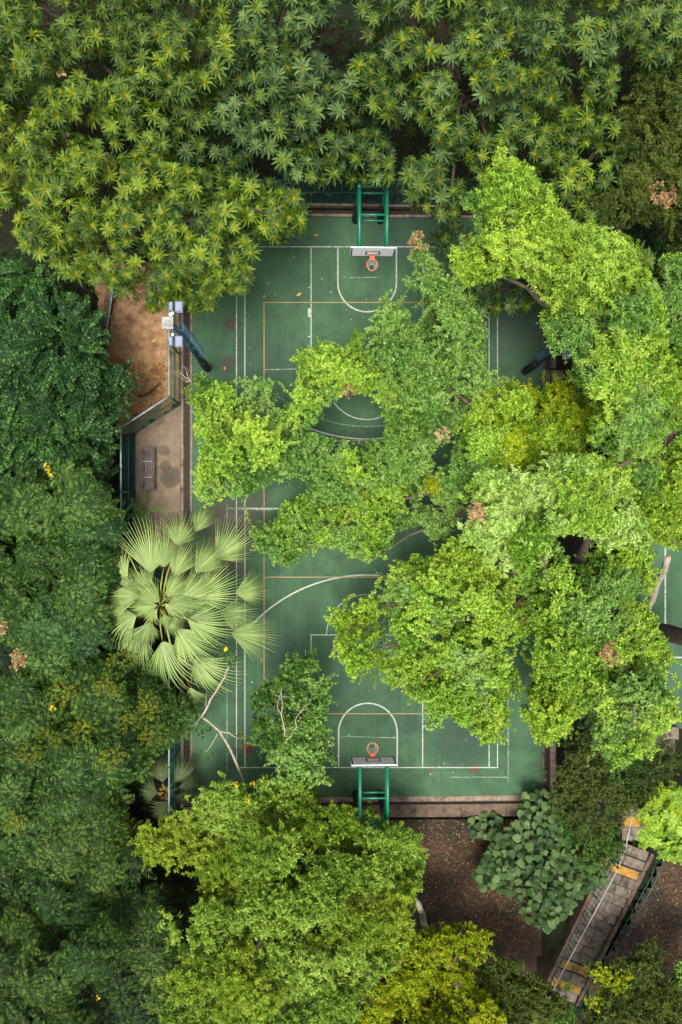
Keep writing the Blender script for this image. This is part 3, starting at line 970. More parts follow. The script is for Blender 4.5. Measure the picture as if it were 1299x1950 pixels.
def tree(name, label, cat, poly, zlo, zhi, lump, T, mats, base, fork, density, holes=(), bark=None, scale=(.8, 1.2), tint=(.45, .12, .24),
         flat=.75, slack=7, seed=1, r0=.2, group=None, tuft=16, up=.55, fill=.25, mode='axis', lumpr=.78, bias=None, every=3, reach=0.0, shoots=0, shoot_len=.8, shoot_tint=.16, inset=4, cover=0, bough=0, relief=1.7, gap=.5, mshift=0.0):
    """a tree whose crown is built of many leafy domes inside a surveyed outline at its real height"""
    rng = np.random.default_rng(seed)
    bw = P(*base[:2], 0); bz = base[2] if len(base) > 2 else gz(bw.x, bw.y) - .05
    bw = P(base[0], base[1], bz)
    t = empty(name, bw)
    tagp(t, label, cat, group)
    C = darts(poly, holes, lump * .72, rng)
    ed = edge_dist(C[:, 0], C[:, 1], poly)
    u = np.clip(ed / (lump * 1.8), 0, 1)
    zc = zlo + (zhi - zlo) * (.15 + .85 * np.sqrt(u)) * rng.uniform(.30, 1.0, len(C)) ** .8
    if bias is not None: zc = zc + bias(C[:, 0], C[:, 1])
    def valley(x, y): return np.zeros(len(x))
    if bough:                                          # big boughs with deep valleys between them
        BC = darts(poly, (), bough * .82, rng)
        BR = bough * .54 * rng.uniform(.8, 1.2, len(BC)); BZ = rng.uniform(-.9, .5, len(BC))
        def valley(x, y):
            D = np.hypot(x[:, None] - BC[None, :, 0], (y[:, None] - BC[None, :, 1])) / BR[None]
            return np.minimum(D.min(1), 1.4)
        Db = np.hypot(C[:, 0:1] - BC[None, :, 0], C[:, 1:2] - BC[None, :, 1]) / BR[None]
        q = np.minimum(Db.min(1), 1.25)
        zc = zc + BZ[Db.argmin(1)] - relief * q ** 2
        zc = np.maximum(zc, zlo - 1.8)
        keep = (q < .92) | (rng.random(len(C)) > gap)
        C, zc = C[keep], zc[keep]
    CW = Pn(C[:, 0], C[:, 1], zc)
    ppm = FPX / (CAM_H - zc)
    Rm = lump * lumpr / ppm * rng.uniform(.8, 1.25, len(C))
    P2 = np.array(poly, float)
    if cover:                                          # even leaf cover out to every tip of the outline
        lo, hi = P2.min(0), P2.max(0)
        nU = int((hi[0] - lo[0]) * (hi[1] - lo[1]) / cover)
        ux, uy = rng.uniform(lo[0], hi[0], nU), rng.uniform(lo[1], hi[1], nU)
        uk = inpoly(ux, uy, P2) & (edge_dist(ux, uy, poly) > np.abs(rng.normal(0, 7, nU)))
        for h in holes: uk &= ~inpoly(ux, uy, np.array(h, float))
        ux, uy = ux[uk], uy[uk]
        uk = (valley(ux, uy) < .95) | (rng.random(len(ux)) > gap)
        ux, uy = ux[uk], uy[uk]
        D = np.hypot(ux[:, None] - C[None, :, 0], uy[:, None] - C[None, :, 1])
        own = D.argmin(1)
        qq = np.minimum(D.min(1) / (lump * lumpr), 1)
        uz = zc[own] + flat * Rm[own] * np.sqrt(1 - qq * qq) * .8 - .5 * qq + rng.normal(0, .22, len(ux))
        UW = Pn(ux, uy, uz)
        UD = UW - CW[own]
        UD /= np.maximum(np.linalg.norm(UD, axis=1, keepdims=True), 1e-6)
    for i in range(len(C)):
        n = max(6, int(density * Rm[i] ** 2))
        k = max(5, int(tuft * rng.uniform(.8, 1.2)))
        td = rng.normal(size=(k, 3)); td[:, 2] = np.abs(td[:, 2]) * 1.15 - .22
        td /= np.linalg.norm(td, axis=1, keepdims=True)
        d = td[rng.integers(0, k, n)] + rng.normal(0, .20, (n, 3))
        d /= np.linalg.norm(d, axis=1, keepdims=True)
        rr = rng.uniform(.78, 1.04, n)
        inner = rng.random(n) < fill
        rr[inner] *= rng.uniform(.35, .85, inner.sum())
        pos = CW[i] + d * (rr * Rm[i])[:, None] * np.array([1, 1, flat])
        tipd = d.copy()
        if mode == 'arch':
            tipd[:, 2] *= .45
            tipd[:, :2] += rng.normal(0, .35, (n, 2))
            tipd /= np.linalg.norm(tipd, axis=1, keepdims=True)
        x, y = proj(pos + tipd * reach)
        jit = rng.normal(0, slack, n)
        sgn_d = np.where(inpoly(x, y, P2), 1, -1) * edge_dist(x, y, poly)
        ok = sgn_d > inset - np.abs(jit)
        for h in holes:
            ok &= ~(inpoly(x, y, np.array(h, float)) & (edge_dist(x, y, h) > np.abs(jit)))
        pos, d, tipd = pos[ok], d[ok], tipd[ok]
        if cover:
            me_ = own == i
            pos, d, tipd = np.concatenate([pos, UW[me_]]), np.concatenate([d, UD[me_]]), np.concatenate([tipd, UD[me_]])
        m = len(pos)
        if m < 3: continue
        ax = d * (1 - up) + np.array([0, 0, up])
        Tm = T[int(rng.integers(0, len(T)))]
        lt = np.clip(rng.normal(tint[0], tint[1]), .05, .95)
        tw = np.clip(rng.normal(lt, tint[1] * .7, m), 0, 1)
        sc = rng.uniform(*scale, m)
        if shoots:                                     # young shoots standing out of the dome, leaves shrinking to the tip
            ns = max(2, int(shoots * rng.uniform(.7, 1.3)))
            sdv = rng.normal(size=(ns, 3)); sdv[:, 2] = np.abs(sdv[:, 2]) * .75
            sdv /= np.linalg.norm(sdv, axis=1, keepdims=True)
            sl = shoot_len * rng.uniform(.5, 1.1, ns)
            K = 6
            st0 = CW[i] + sdv * Rm[i] * .85 * np.array([1, 1, flat])
            tips = st0 + sdv * sl[:, None]
            tx, ty = proj(tips)
            okk = inpoly(tx, ty, P2) | (edge_dist(tx, ty, poly) < np.abs(rng.normal(0, slack * 2.2, ns)))
            for h in holes: okk &= ~inpoly(tx, ty, np.array(h, float))
            st0, sdv, sl = st0[okk], sdv[okk], sl[okk]
            if len(st0):
                kk = np.linspace(0, 1, K)
                sp = st0[:, None] + sdv[:, None] * (sl[:, None] * kk)[..., None] + np.array([0, 0, .18]) * (kk ** 2)[None, :, None] + rng.normal(0, .03, (len(st0), K, 3))
                sa = np.repeat((sdv * .75 + np.array([0, 0, .35]))[:, None], K, 1)
                pos = np.concatenate([pos, sp.reshape(-1, 3)])
                ax = np.concatenate([ax, sa.reshape(-1, 3)])
                sc = np.concatenate([sc, (np.repeat(rng.uniform(.9, 1.15, len(st0))[:, None], K, 1) * (1.05 - .45 * kk)).ravel()])
                tw = np.concatenate([tw, np.clip(np.repeat(lt + shoot_tint + rng.normal(0, .08, (len(st0), 1)), K, 1) + .10 * kk, 0, 1).ravel()])
                m = len(pos)
        frame = None
        if mode == 'arch':
            hx = tipd
            yv = np.cross(np.array([[0, 0, 1.]]), hx); yv /= np.maximum(np.linalg.norm(yv, axis=1, keepdims=True), 1e-6)
            zv = np.cross(hx, yv)
            frame = np.stack([hx, yv, zv], 2)
        V, Fc, ti = place(Tm, pos, ax, rng.uniform(0, 6.28, m), sc, tw, tint[2], rng, frame)
        gx, gy = C[i]
        fld = .46 + .30 * math.sin(gx * .021 + 1.3 * math.sin(gy * .013)) + .30 * math.sin(gy * .024 + 1.7 * math.sin(gx * .011) + 2.0) + mshift + rng.normal(0, .22)
        mm = mats[int(min(max(fld, 0), .999) * len(mats))]
        ob = link('foliage_clump', np_mesh('foliage_clump', V - np.array(bw), Fc, mm, ti), t)
        ob['kind'] = 'stuff'
    order = rng.permutation(len(C))
    make_trunk(t, bw, P(*fork), CW[order], bark or M_bark, rng, r0, every, 12, holes)
    return t

# leaf colours, per-leaf tint runs dark -> light
def lm(name, a, b, c, **k): return leaf_mat(name, [(0.08, a), (0.5, b), (0.92, c)], **k)
ML_fig = lm('leaf_fig', (0.050, 0.122, 0.007), (0.152, 0.288, 0.022), (0.33, 0.46, 0.064))
ML_figpale = lm('leaf_fig_pale', (0.080, 0.160, 0.018), (0.21, 0.345, 0.055), (0.38, 0.52, 0.14))
ML_figmid = lm('leaf_fig_mid', (0.034, 0.092, 0.011), (0.102, 0.210, 0.034), (0.23, 0.35, 0.085))
ML_figdeep = lm('leaf_fig_deep', (0.012, 0.045, 0.005), (0.036, 0.092, 0.010), (0.10, 0.175, 0.022))
ML_figyel = lm('leaf_fig_yellow', (0.052, 0.108, 0.003), (0.140, 0.232, 0.005), (0.28, 0.36, 0.016))
ML_figlime = lm('leaf_fig_lime', (0.056, 0.124, 0.006), (0.166, 0.292, 0.018), (0.34, 0.46, 0.052))
ML_olive = lm('leaf_olive', (0.014, 0.030, 0.005), (0.042, 0.066, 0.010), (0.105, 0.130, 0.020))
ML_dark = lm('leaf_dark', (0.004, 0.018, 0.004), (0.014, 0.048, 0.009), (0.060, 0.135, 0.024), transl=.16)
ML_dark2 = lm('leaf_dark_blue', (0.004, 0.018, 0.004), (0.014, 0.044, 0.009), (0.055, 0.115, 0.026), transl=.12)
ML_pin = lm('leaf_pinnate', (0.004, 0.018, 0.002), (0.018, 0.052, 0.006), (0.090, 0.160, 0.028), transl=.18)
ML_pinyel = lm('leaf_pinnate_yellow', (0.030, 0.050, 0.004), (0.080, 0.108, 0.006), (0.18, 0.19, 0.012))
ML_bright = lm('leaf_bright', (0.048, 0.106, 0.008), (0.140, 0.245, 0.022), (0.30, 0.41, 0.066))
ML_byel = lm('leaf_bright_yellow', (0.060, 0.098, 0.002), (0.160, 0.210, 0.004), (0.31, 0.34, 0.010))
ML_byel2 = lm('leaf_bright_warm', (0.050, 0.098, 0.004), (0.140, 0.222, 0.012), (0.30, 0.38, 0.040))
ML_pinvig = lm('leaf_pinnate_vignette', (0.004, 0.014, 0.002), (0.018, 0.044, 0.005), (0.080, 0.130, 0.018), transl=.15)  # pinnate leaf with the lens's corner darkening put into its colour
ML_round = lm('leaf_round', (0.010, 0.030, 0.007), (0.034, 0.070, 0.019), (0.088, 0.140, 0.044), transl=.15, rough=.5, vary=.7)
ML_rust = lm('leaf_rust', (0.15, 0.075, 0.030), (0.28, 0.16, 0.075), (0.42, 0.29, 0.15), transl=.15)
ML_flower = lm('petal_yellow', (0.45, 0.26, 0.004), (0.62, 0.40, 0.008), (0.75, 0.52, 0.02))
ML_litter = lm('fallen_leaf', (0.10, 0.040, 0.012), (0.24, 0.11, 0.03), (0.42, 0.25, 0.06), transl=.05, rough=.8)
ML_litterdk = lm('fallen_leaf_dark', (0.026, 0.014, 0.007), (0.095, 0.050, 0.020), (0.34, 0.20, 0.085), transl=.05, rough=.85)

T_fig = [tmpl_spray(9, .160, .070, .15, s) for s in (1, 2, 3)]
T_figs = [tmpl_spray(9, .140, .066, .15, s) for s in (4, 5, 6)]
T_long = [tmpl_spray(10, .20, .058, .15, s, .25, 1.0, .25) for s in (7, 8, 9)]
T_whorl = [tmpl_spray(11, .17, .046, .13, s, .15, 1.05, .15) for s in (11, 12, 13)]
T_small = [tmpl_spray(9, .095, .05, .16, s) for s in (14, 15)]
T_pin = [tmpl_pinnate(5, 9, .74, .24, .060, s) for s in (21, 22, 23)]
T_arch = [tmpl_branchlet(10, 1.1, .20, .115, s) for s in (31, 32, 33)]
T_feather = [tmpl_pinnate(6, 9, .34, .12, .03, s, .5, .3) for s in (41, 42)]

# ------------------------------------------------------------------ rosette-leaved trees (upper part)
def rosette_mesh(seed, nleaf=17, L=.44, Wd=.080, st=((.10, .10), (.32, .66), (.58, 1.0), (.82, .72), (1.0, .04))):
    r = random.Random(seed)
    V, F, tint, along = [(0, 0, 0.02)], [], [.5], [1.0]
    for k in range(nleaf):
        az = k * 2.39996 + r.uniform(-.15, .15)
        lev = k / nleaf                                   # 0 inner .. 1 outer
        e0 = .95 - 1.05 * lev + r.uniform(-.16, .16)
        l = L * (.58 + .42 * min(1, lev * 1.6)) * r.uniform(.85, 1.1)
        w = Wd * r.uniform(.85, 1.15)
        tt = .70 - .30 * lev + r.uniform(-.2, .2)
        M = rot(az, 0)
        prev = None
        e = e0; x = z = 0; lt = 0
        for (t, wf) in st:
            x += math.cos(e) * l * (t - lt); z += math.sin(e) * l * (t - lt)
            e -= .95 * (t - lt) * (1.1 - .2 * lev); lt = t
            k0 = len(V)
            for yy, dz in ((-w / 2 * wf, .22 * w * wf), (0, 0), (w / 2 * wf, .22 * w * wf)):
                p = M @ np.array([x, yy, z + dz])
                V.append(tuple(p)); tint.append(tt)
                along.append(max(0, .8 - 3.2 * t) if yy else max(0.0, .9 - 1.5 * t))
            if prev is None:
                F += [(0, k0, k0 + 1), (0, k0 + 1, k0 + 2)]
            else:
                for q in (0, 1):
                    F += [(prev + q, k0 + q, k0 + q + 1), (prev + q, k0 + q + 1, prev + q + 1)]
            prev = k0
    return np.array(V), np.array(F), np.array(tint), np.array(along)
def ros_mats(nm, stops, vein): return leaf_mat(nm, stops, .12, .42, vein, .14, .5)
MR_a = ros_mats('rosette_leaf', [(0.1, (0.008, 0.026, 0.005)), (0.5, (0.018, 0.047, 0.005)), (0.95, (0.078, 0.135, 0.020))], (0.20, 0.19, 0.012))
MR_b = ros_mats('rosette_leaf_yellow', [(0.1, (0.010, 0.030, 0.003)), (0.5, (0.034, 0.075, 0.005)), (0.95, (0.125, 0.190, 0.016))], (0.30, 0.25, 0.008))
MR_c = ros_mats('rosette_leaf_grey', [(0.1, (0.009, 0.026, 0.010)), (0.5, (0.019, 0.048, 0.009)), (0.95, (0.085, 0.142, 0.040))], (0.14, 0.16, 0.025))
ROS = {}
LOWV = [rosette_mesh(300 + s, 13, .46, .125, ((.12, .12), (.5, 1.0), (1.0, .04))) for s in range(3)]
LOWM = {'a': MR_a, 'b': MR_b, 'c': MR_c}
for key, mt in (('a', MR_a), ('b', MR_b), ('c', MR_c)):
    ROS[key] = []
    for s in range(6):
        v, f, ti, al = rosette_mesh(100 + s, 20 + s % 3 * 2)
        ROS[key].append(np_mesh('leaf_rosette', v, f, mt, ti, al, True))
def rosette_tree(name, label, poly, zlo, zhi, base, fork, keys, seed, holes=(), spacing=32, lump=98, size=(.66, 1.16), r0=.22, cap=290, layers=((1, 1.0),)):
    rng = np.random.default_rng(seed)
    bw = P(*base[:2], 0); bw = P(base[0], base[1], gz(bw.x, bw.y) - .05)
    t = empty(name, bw)
    tagp(t, label, 'tree', 'rosette leaved trees above the court')
    C = darts(poly, holes, lump * .75, rng)
    ed = edge_dist(C[:, 0], C[:, 1], poly)
    zc = zlo + (zhi - zlo) * (.2 + .8 * np.sqrt(np.clip(ed / 150, 0, 1))) * rng.uniform(.55, 1, len(C))
    count = 0
    low = []
    for depth, spc in ((0, spacing * 1.12), (.75, spacing * 1.1), (1.6, spacing * 1.2)):
        Q = darts(poly, holes, spc * .72, rng, 14000, 900)
        for (x, y) in Q:
            dd = np.hypot(C[:, 0] - x, C[:, 1] - y)
            i = int(np.argmin(dd))
            q = min(dd[i] / (lump * .54), 1)
            if q > (.95, .86, .72)[int(round(depth / .8))] and rng.random() < .7: continue
            z = zc[i] + 2.3 * math.sqrt(max(0, 1 - q * q)) - 1.7 - depth * (.5 + .8 * q) + rng.normal(0, .16)
            p = P(x, y, z)
            ax = Vector(((x - C[i, 0]) / lump * 1.15 + rng.normal(0, .34), -(y - C[i, 1]) / lump * 1.15 + rng.normal(0, .34) - .12, 1)).normalized()
            if depth > 0 or count >= cap:
                low.append((p - bw, ax, rng.uniform(*size)))
                continue
            k = keys[int(rng.integers(0, len(keys)))]
            ob = link('leaf_rosette', ROS[k][int(rng.integers(0, 6))], t)
            s = rng.uniform(*size)
            Mx = ax.to_track_quat('Z', 'Y').to_matrix().to_4x4() @ Matrix.Rotation(rng.uniform(0, 6.28), 4, 'Z') @ Matrix.Scale(s, 4)
            ob.matrix_local = Matrix.Translation(p - bw) @ Mx
            count += 1
    lv, lf, lt, la = LOWV[seed % 3]
    m = len(low)
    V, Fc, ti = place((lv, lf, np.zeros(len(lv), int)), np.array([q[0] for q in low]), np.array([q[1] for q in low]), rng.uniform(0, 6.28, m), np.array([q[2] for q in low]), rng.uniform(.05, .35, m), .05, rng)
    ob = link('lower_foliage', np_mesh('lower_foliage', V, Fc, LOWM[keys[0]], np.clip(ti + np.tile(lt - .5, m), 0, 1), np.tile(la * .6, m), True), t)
    ob['kind'] = 'stuff'
    CW = Pn(C[:, 0], C[:, 1], zc - .3)
    make_trunk(t, bw, P(*fork), CW, M_barkdk, rng, r0, 1, 14)
    return t
rosette_tree('rosette_tree', 'wide rosette leaved tree with yellow hearted leaves, nearest the tan dirt',
    [(-40, 190), (60, 170), (150, 180), (230, 190), (300, 260), (340, 330), (410, 330), (470, 350), (500, 370), (560, 365), (580, 435), (552, 455), (492, 455), (485, 480), (460, 495), (476, 522), (470, 550), (400, 558), (402, 585), (370, 592), (325, 572), (295, 588), (258, 578), (230, 556), (200, 537), (130, 527), (75, 482), (30, 462), (-40, 430)],
    6.2, 8.2, (215, 470), (180, 430, 4.2), ['b', 'b', 'a'], 51, spacing=27)
rosette_tree('rosette_tree', 'dark rosette leaved tree filling the top corner beyond the dirt',
    [(-50, -50), (250, -50), (440, -50), (430, 60), (440, 150), (400, 230), (330, 260), (240, 200), (150, 185), (60, 175), (-50, 190)],
    6.5, 8.6, (190, 90), (170, 70, 4.5), ['b', 'a', 'a'], 52, spacing=27)
rosette_tree('rosette_tree', 'silvery rosette leaved tree between the two tallest yellow hearted crowns',
    [(440, -50), (560, -50), (640, -40), (640, 20), (590, 40), (585, 90), (640, 130), (655, 190), (635, 235), (600, 250), (610, 300), (590, 345), (552, 345), (525, 300), (470, 275), (400, 240), (440, 150), (430, 60)],
    6.4, 8.2, (520, 190), (510, 160, 4.5), ['c', 'a', 'c'], 53, spacing=27)
rosette_tree('rosette_tree', 'grey green rosette leaved tree overhanging the court corner by the upper hoop',
    [(330, 265), (410, 245), (470, 300), (455, 335), (520, 345), (575, 390), (578, 430), (545, 450), (500, 450), (440, 420), (360, 380), (335, 320)],
    5.0, 6.4, (430, 360), (430, 340, 3.4), ['c', 'c', 'a'], 54, spacing=27)
rosette_tree('rosette_tree', 'small rosette leaved tree hanging right behind the upper backboard',
    [(585, 280), (640, 250), (665, 195), (705, 195), (722, 250), (743, 290), (740, 335), (705, 352), (650, 340), (600, 345)],
    5.0, 6.4, (665, 330), (668, 290, 3.4), ['c', 'a'], 55, spacing=27)
rosette_tree('rosette_tree', 'broad rosette leaved tree right of the upper hoop behind the bright bough',
    [(655, -50), (800, -50), (960, -50), (1175, -50), (1165, 60), (1180, 130), (1160, 180), (1080, 200), (1010, 260), (940, 300), (900, 380), (868, 420), (840, 412), (795, 397), (770, 350), (778, 312), (800, 270), (765, 235), (700, 200), (650, 170), (690, 110), (700, 60)],
    6.2, 8.6, (880, 210), (880, 170, 4.4), ['a', 'a', 'b', 'c'], 56, spacing=27, cap=298)
rosette_tree('rosette_tree', 'dim rosette leaved tree with rusty nest behind the bright bough',
    [(1010, 270), (1080, 215), (1160, 195), (1175, 260), (1170, 330), (1150, 380), (1190, 440), (1240, 500), (1230, 530), (1170, 470), (1080, 440), (1040, 370), (1000, 330)],
    5.2, 6.8, (1100, 360), (1100, 330, 3.6), ['a', 'b'], 57, spacing=27)
rosette_tree('rosette_tree', 'dark rosette leaved tree in the far top corner beside the fine leaved tree',
    [(1195, -50), (1350, -50), (1350, 100), (1290, 120), (1230, 110), (1180, 60)],
    6.2, 7.6, (1240, 100), (1250, 60, 4.2), ['a', 'a', 'c'], 58, spacing=27)
rosette_tree('rosette_tree', 'low rosette leaved tree peeping out below the bright bough over the court',
    [(825, 445), (870, 430), (930, 500), (1000, 515), (1045, 560), (1050, 580), (1010, 598), (975, 585), (935, 590), (915, 600), (880, 560), (850, 500)],
    4.4, 5.4, (1062, 560), (1045, 520, 3.4), ['c', 'a'], 59, spacing=32)

# ------------------------------------------------------------------ fine-leaved trees over and beside the court
tree('fig_tree', 'tall bright fig tree reaching up beside the rosette leaved trees', 'tree',
     [(957, 285), (985, 315), (1022, 342), (1050, 380), (1080, 428), (1130, 437), (1172, 450), (1205, 477), (1240, 530), (1260, 575), (1264, 640), (1280, 720), (1270, 800), (1245, 880), (1190, 888), (1160, 858), (1118, 835), (1136, 790), (1133, 765), (1103, 735), (1080, 711), (1104, 680), (1090, 656), (1050, 674), (1046, 632), (1028, 611), (1050, 577), (1030, 548), (1000, 527), (965, 520), (925, 530), (890, 545), (868, 515), (864, 488), (885, 460), (930, 452), (965, 430), (930, 418), (895, 402), (885, 385), (925, 335), (944, 310)],
     8.0, 10.6, 46, T_long, [ML_figmid, ML_fig, ML_fig, ML_figlime], (1150, 690), (1150, 640, 5.0), 280, shoots=10, cover=100, bough=110, mshift=0.05, seed=61, r0=.3, slack=5, holes=[[(950, 415), (985, 420), (990, 445), (960, 450), (945, 435)]])
tree('fig_tree', 'fig tree at the frame edge between the bright fig and second court', 'tree',
     [(1262, 500), (1300, 490), (1350, 500), (1350, 1030), (1290, 1045), (1240, 1030), (1225, 980), (1205, 935), (1200, 890), (1250, 880), (1280, 800), (1285, 720), (1268, 640), (1262, 575)],
     6.0, 8.2, 46, T_long, [ML_figmid, ML_fig, ML_fig, ML_figlime], (1290, 800), (1290, 760, 4.5), 420, shoots=10, cover=100, bough=105, mshift=0, seed=62, r0=.28)
tree('fig_tree', 'pale crowned fig tree with rusty dead tuft at the heart of the grove', 'tree',
     [(927, 893), (960, 905), (992, 898), (1018, 918), (1050, 880), (1092, 868), (1146, 876), (1188, 898), (1194, 938), (1208, 980), (1234, 1030), (1184, 1035), (1153, 1044), (1118, 1012), (1090, 1006), (1040, 1036), (1030, 1068), (984, 1106), (945, 1075), (925, 1052), (884, 1024), (892, 992), (915, 972), (890, 935)],
     8.0, 10.2, 46, T_fig, [ML_fig, ML_figpale, ML_figpale, ML_figpale], (1075, 965), (1070, 960, 5.5), 410, shoots=10, cover=100, bough=105, mshift=0, seed=63, r0=.3)
tree('fig_tree', 'yellowish fig tree with sparse sprigs beside the plank steps', 'tree',
     [(973, 715), (990, 740), (1011, 757), (1045, 752), (1062, 722), (1080, 748), (1105, 748), (1138, 790), (1116, 822), (1120, 850), (1095, 866), (1050, 880), (1015, 915), (990, 897), (925, 892), (890, 935), (860, 985), (835, 950), (808, 925), (860, 900), (858, 868), (875, 850), (868, 800), (905, 786), (925, 745), (950, 742)],
     4.8, 7.4, 42, T_figs, [ML_figmid, ML_fig, ML_figlime, ML_figyel], (1068, 850), (1060, 840, 3.4), 410, shoots=10, cover=100, bough=85, mshift=0, seed=64, slack=9)
tree('fig_tree', 'wide fig tree spreading over the middle of the court', 'tree',
     [(352, 742), (368, 716), (400, 711), (440, 737), (468, 715), (500, 714), (545, 735), (545, 748), (518, 760), (525, 776), (556, 772), (560, 740), (565, 700), (563, 655), (582, 672), (600, 651), (637, 660), (654, 668), (671, 627), (690, 642), (700, 668), (722, 668), (712, 650), (698, 626), (718, 572), (739, 556), (751, 588), (777, 592), (784, 613), (800, 620), (808, 580), (762, 536), (775, 531), (802, 552), (794, 520), (787, 503), (789, 472), (782, 445), (806, 458), (818, 482), (845, 505), (865, 520), (890, 555), (916, 606), (926, 640), (928, 705), (965, 712), (975, 735), (920, 760), (905, 786), (870, 800), (874, 850), (838, 852), (828, 900), (860, 930), (808, 935), (800, 960), (858, 975), (880, 1000), (860, 1035), (822, 1040), (800, 1000), (762, 1008), (738, 1055), (700, 1076), (655, 1050), (590, 1044), (545, 1082), (502, 1058), (480, 1040), (476, 1014), (490, 995), (525, 990), (530, 955), (572, 946), (585, 928), (560, 912), (500, 926), (470, 950), (430, 945), (395, 962), (372, 945), (370, 890), (382, 870), (371, 830), (368, 775)],
     4.4, 7.2, 42, T_figs, [ML_figmid, ML_fig, ML_fig, ML_figlime], (1062, 905), (1035, 880, 3.6), 230, shoots=10, cover=100, bough=95, mshift=-0.45, seed=65, slack=3.5, inset=7, every=4,
     holes=[[(634, 758), (660, 744), (702, 746), (728, 760), (738, 800), (736, 834), (704, 844), (658, 842), (620, 836), (588, 824), (606, 788)], [(830, 850), (876, 846), (884, 924), (842, 934), (826, 890)], [(520, 728), (556, 735), (562, 776), (522, 782), (510, 760)], [(505, 925), (562, 905), (592, 918), (588, 946), (545, 950), (532, 992), (492, 994)]],
     bias=lambda x, y: np.where(y > 930, -1.4, 0) + np.where(x > 820, .8, 0))
tree('fig_tree', 'yellow green fig bough tree hanging over the lower half court', 'tree',
     [(735, 1075), (760, 1080), (789, 1060), (830, 1065), (850, 1035), (884, 1030), (925, 1060), (950, 1090), (985, 1110), (1010, 1150), (1000, 1220), (955, 1238), (980, 1278), (994, 1320), (957, 1325), (962, 1376), (943, 1414), (924, 1412), (881, 1382), (851, 1363), (820, 1386), (808, 1328), (774, 1318), (778, 1292), (740, 1303), (712, 1254), (678, 1292), (645, 1254), (648, 1212), (628, 1166), (703, 1142), (746, 1132)],
     5.2, 8.2, 42, T_figs, [ML_figmid, ML_fig, ML_fig, ML_figlime], (1070, 1130), (1030, 1110, 4.2), 265, shoots=10, cover=100, bough=95, mshift=0.2, seed=66, slack=6)
tree('fig_tree', 'deep green fig tree with dead tuft between both courts', 'tree',
     [(985, 1108), (1030, 1070), (1042, 1038), (1060, 1040), (1090, 1085), (1120, 1075), (1130, 1040), (1155, 1046), (1190, 1038), (1236, 1036), (1246, 1088), (1240, 1125), (1205, 1130), (1246, 1180), (1258, 1215), (1278, 1258), (1256, 1285), (1276, 1320), (1294, 1368), (1248, 1396), (1234, 1430), (1178, 1452), (1143, 1446), (1132, 1395), (1140, 1358), (1115, 1346), (1090, 1366), (1072, 1402), (1030, 1408), (998, 1358), (1004, 1308), (1022, 1278), (998, 1245), (1000, 1220), (1012, 1150)],
     5.2, 8.0, 44, T_fig, [ML_figmid, ML_fig, ML_fig, ML_figlime], (1120, 1210), (1130, 1180, 4.2), 250, shoots=10, cover=100, bough=95, mshift=0, seed=67, slack=6)
tree('leafy_tree', 'fine leaved dull tree below the dark corner rosettes', 'tree',
     [(1178, 215), (1215, 205), (1205, 110), (1240, 90), (1290, 110), (1350, 130), (1350, 480), (1270, 480), (1280, 430), (1200, 420), (1105, 430), (1130, 370), (1180, 365), (1190, 310), (1175, 260)],
     5.0, 7.6, 48, T_long, [ML_olive], (1240, 330), (1250, 290, 3.8), 300, shoots=8, cover=90, bough=110, seed=68)

# left side
tree('spray_shrub', 'dark arching shrub with leaflets in rows left of the dirt', 'shrub',
     [(-50, 510), (42, 500), (100, 520), (110, 560), (148, 578), (192, 612), (188, 632), (198, 688), (268, 722), (236, 733), (240, 762), (236, 790), (212, 812), (206, 970), (160, 940), (100, 890), (40, 910), (-50, 940)],
     3.0, 5.0, 74, T_arch, [ML_dark, ML_dark, ML_dark2], (110, 760), (100, 750, 1.8), 105, bough=150, relief=1.3, gap=.5, seed=71, mode='arch', reach=.8, tuft=8, slack=5, fill=.4, r0=.14)
tree('feather_tree', 'deep green feather leaved tree left of the fan palm', 'tree',
     [(-50, 945), (30, 915), (80, 880), (140, 900), (190, 945), (218, 985), (205, 1040), (230, 1090), (238, 1120), (200, 1150), (200, 1205), (165, 1235), (120, 1262), (100, 1320), (-50, 1330)],
     3.6, 5.6, 70, T_pin, [ML_pin, ML_dark2, ML_pin], (110, 1090), (100, 1090, 2.2), 33, bough=150, relief=1.6, gap=.35, seed=72, reach=.4, tuft=9, slack=6, fill=.3, r0=.16)
tree('feather_tree', 'feather leaved tree with yellow green tips below the fan palm', 'tree',
     [(-50, 1310), (40, 1300), (105, 1285), (170, 1275), (230, 1246), (268, 1256), (298, 1290), (305, 1330), (368, 1345), (375, 1378), (350, 1406), (312, 1400), (290, 1425), (275, 1470), (225, 1520), (170, 1545), (80, 1560), (-50, 1550)],
     4.0, 6.2, 66, T_pin, [ML_pin], (190, 1400), (180, 1400, 2.4), 34, bough=150, relief=1.6, gap=.35, seed=73, reach=.4, tuft=9, slack=6, fill=.3, r0=.16, bark=M_bark)
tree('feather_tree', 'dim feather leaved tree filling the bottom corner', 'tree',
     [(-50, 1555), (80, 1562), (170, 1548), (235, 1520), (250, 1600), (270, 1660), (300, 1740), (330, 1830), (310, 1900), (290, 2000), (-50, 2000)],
     3.2, 5.4, 74, T_pin, [ML_pinvig, ML_pinvig, ML_pin], (140, 1750), (130, 1760, 1.6), 25, bough=150, relief=1.6, gap=.35, seed=74, reach=.4, tuft=9, fill=.3, r0=.16)

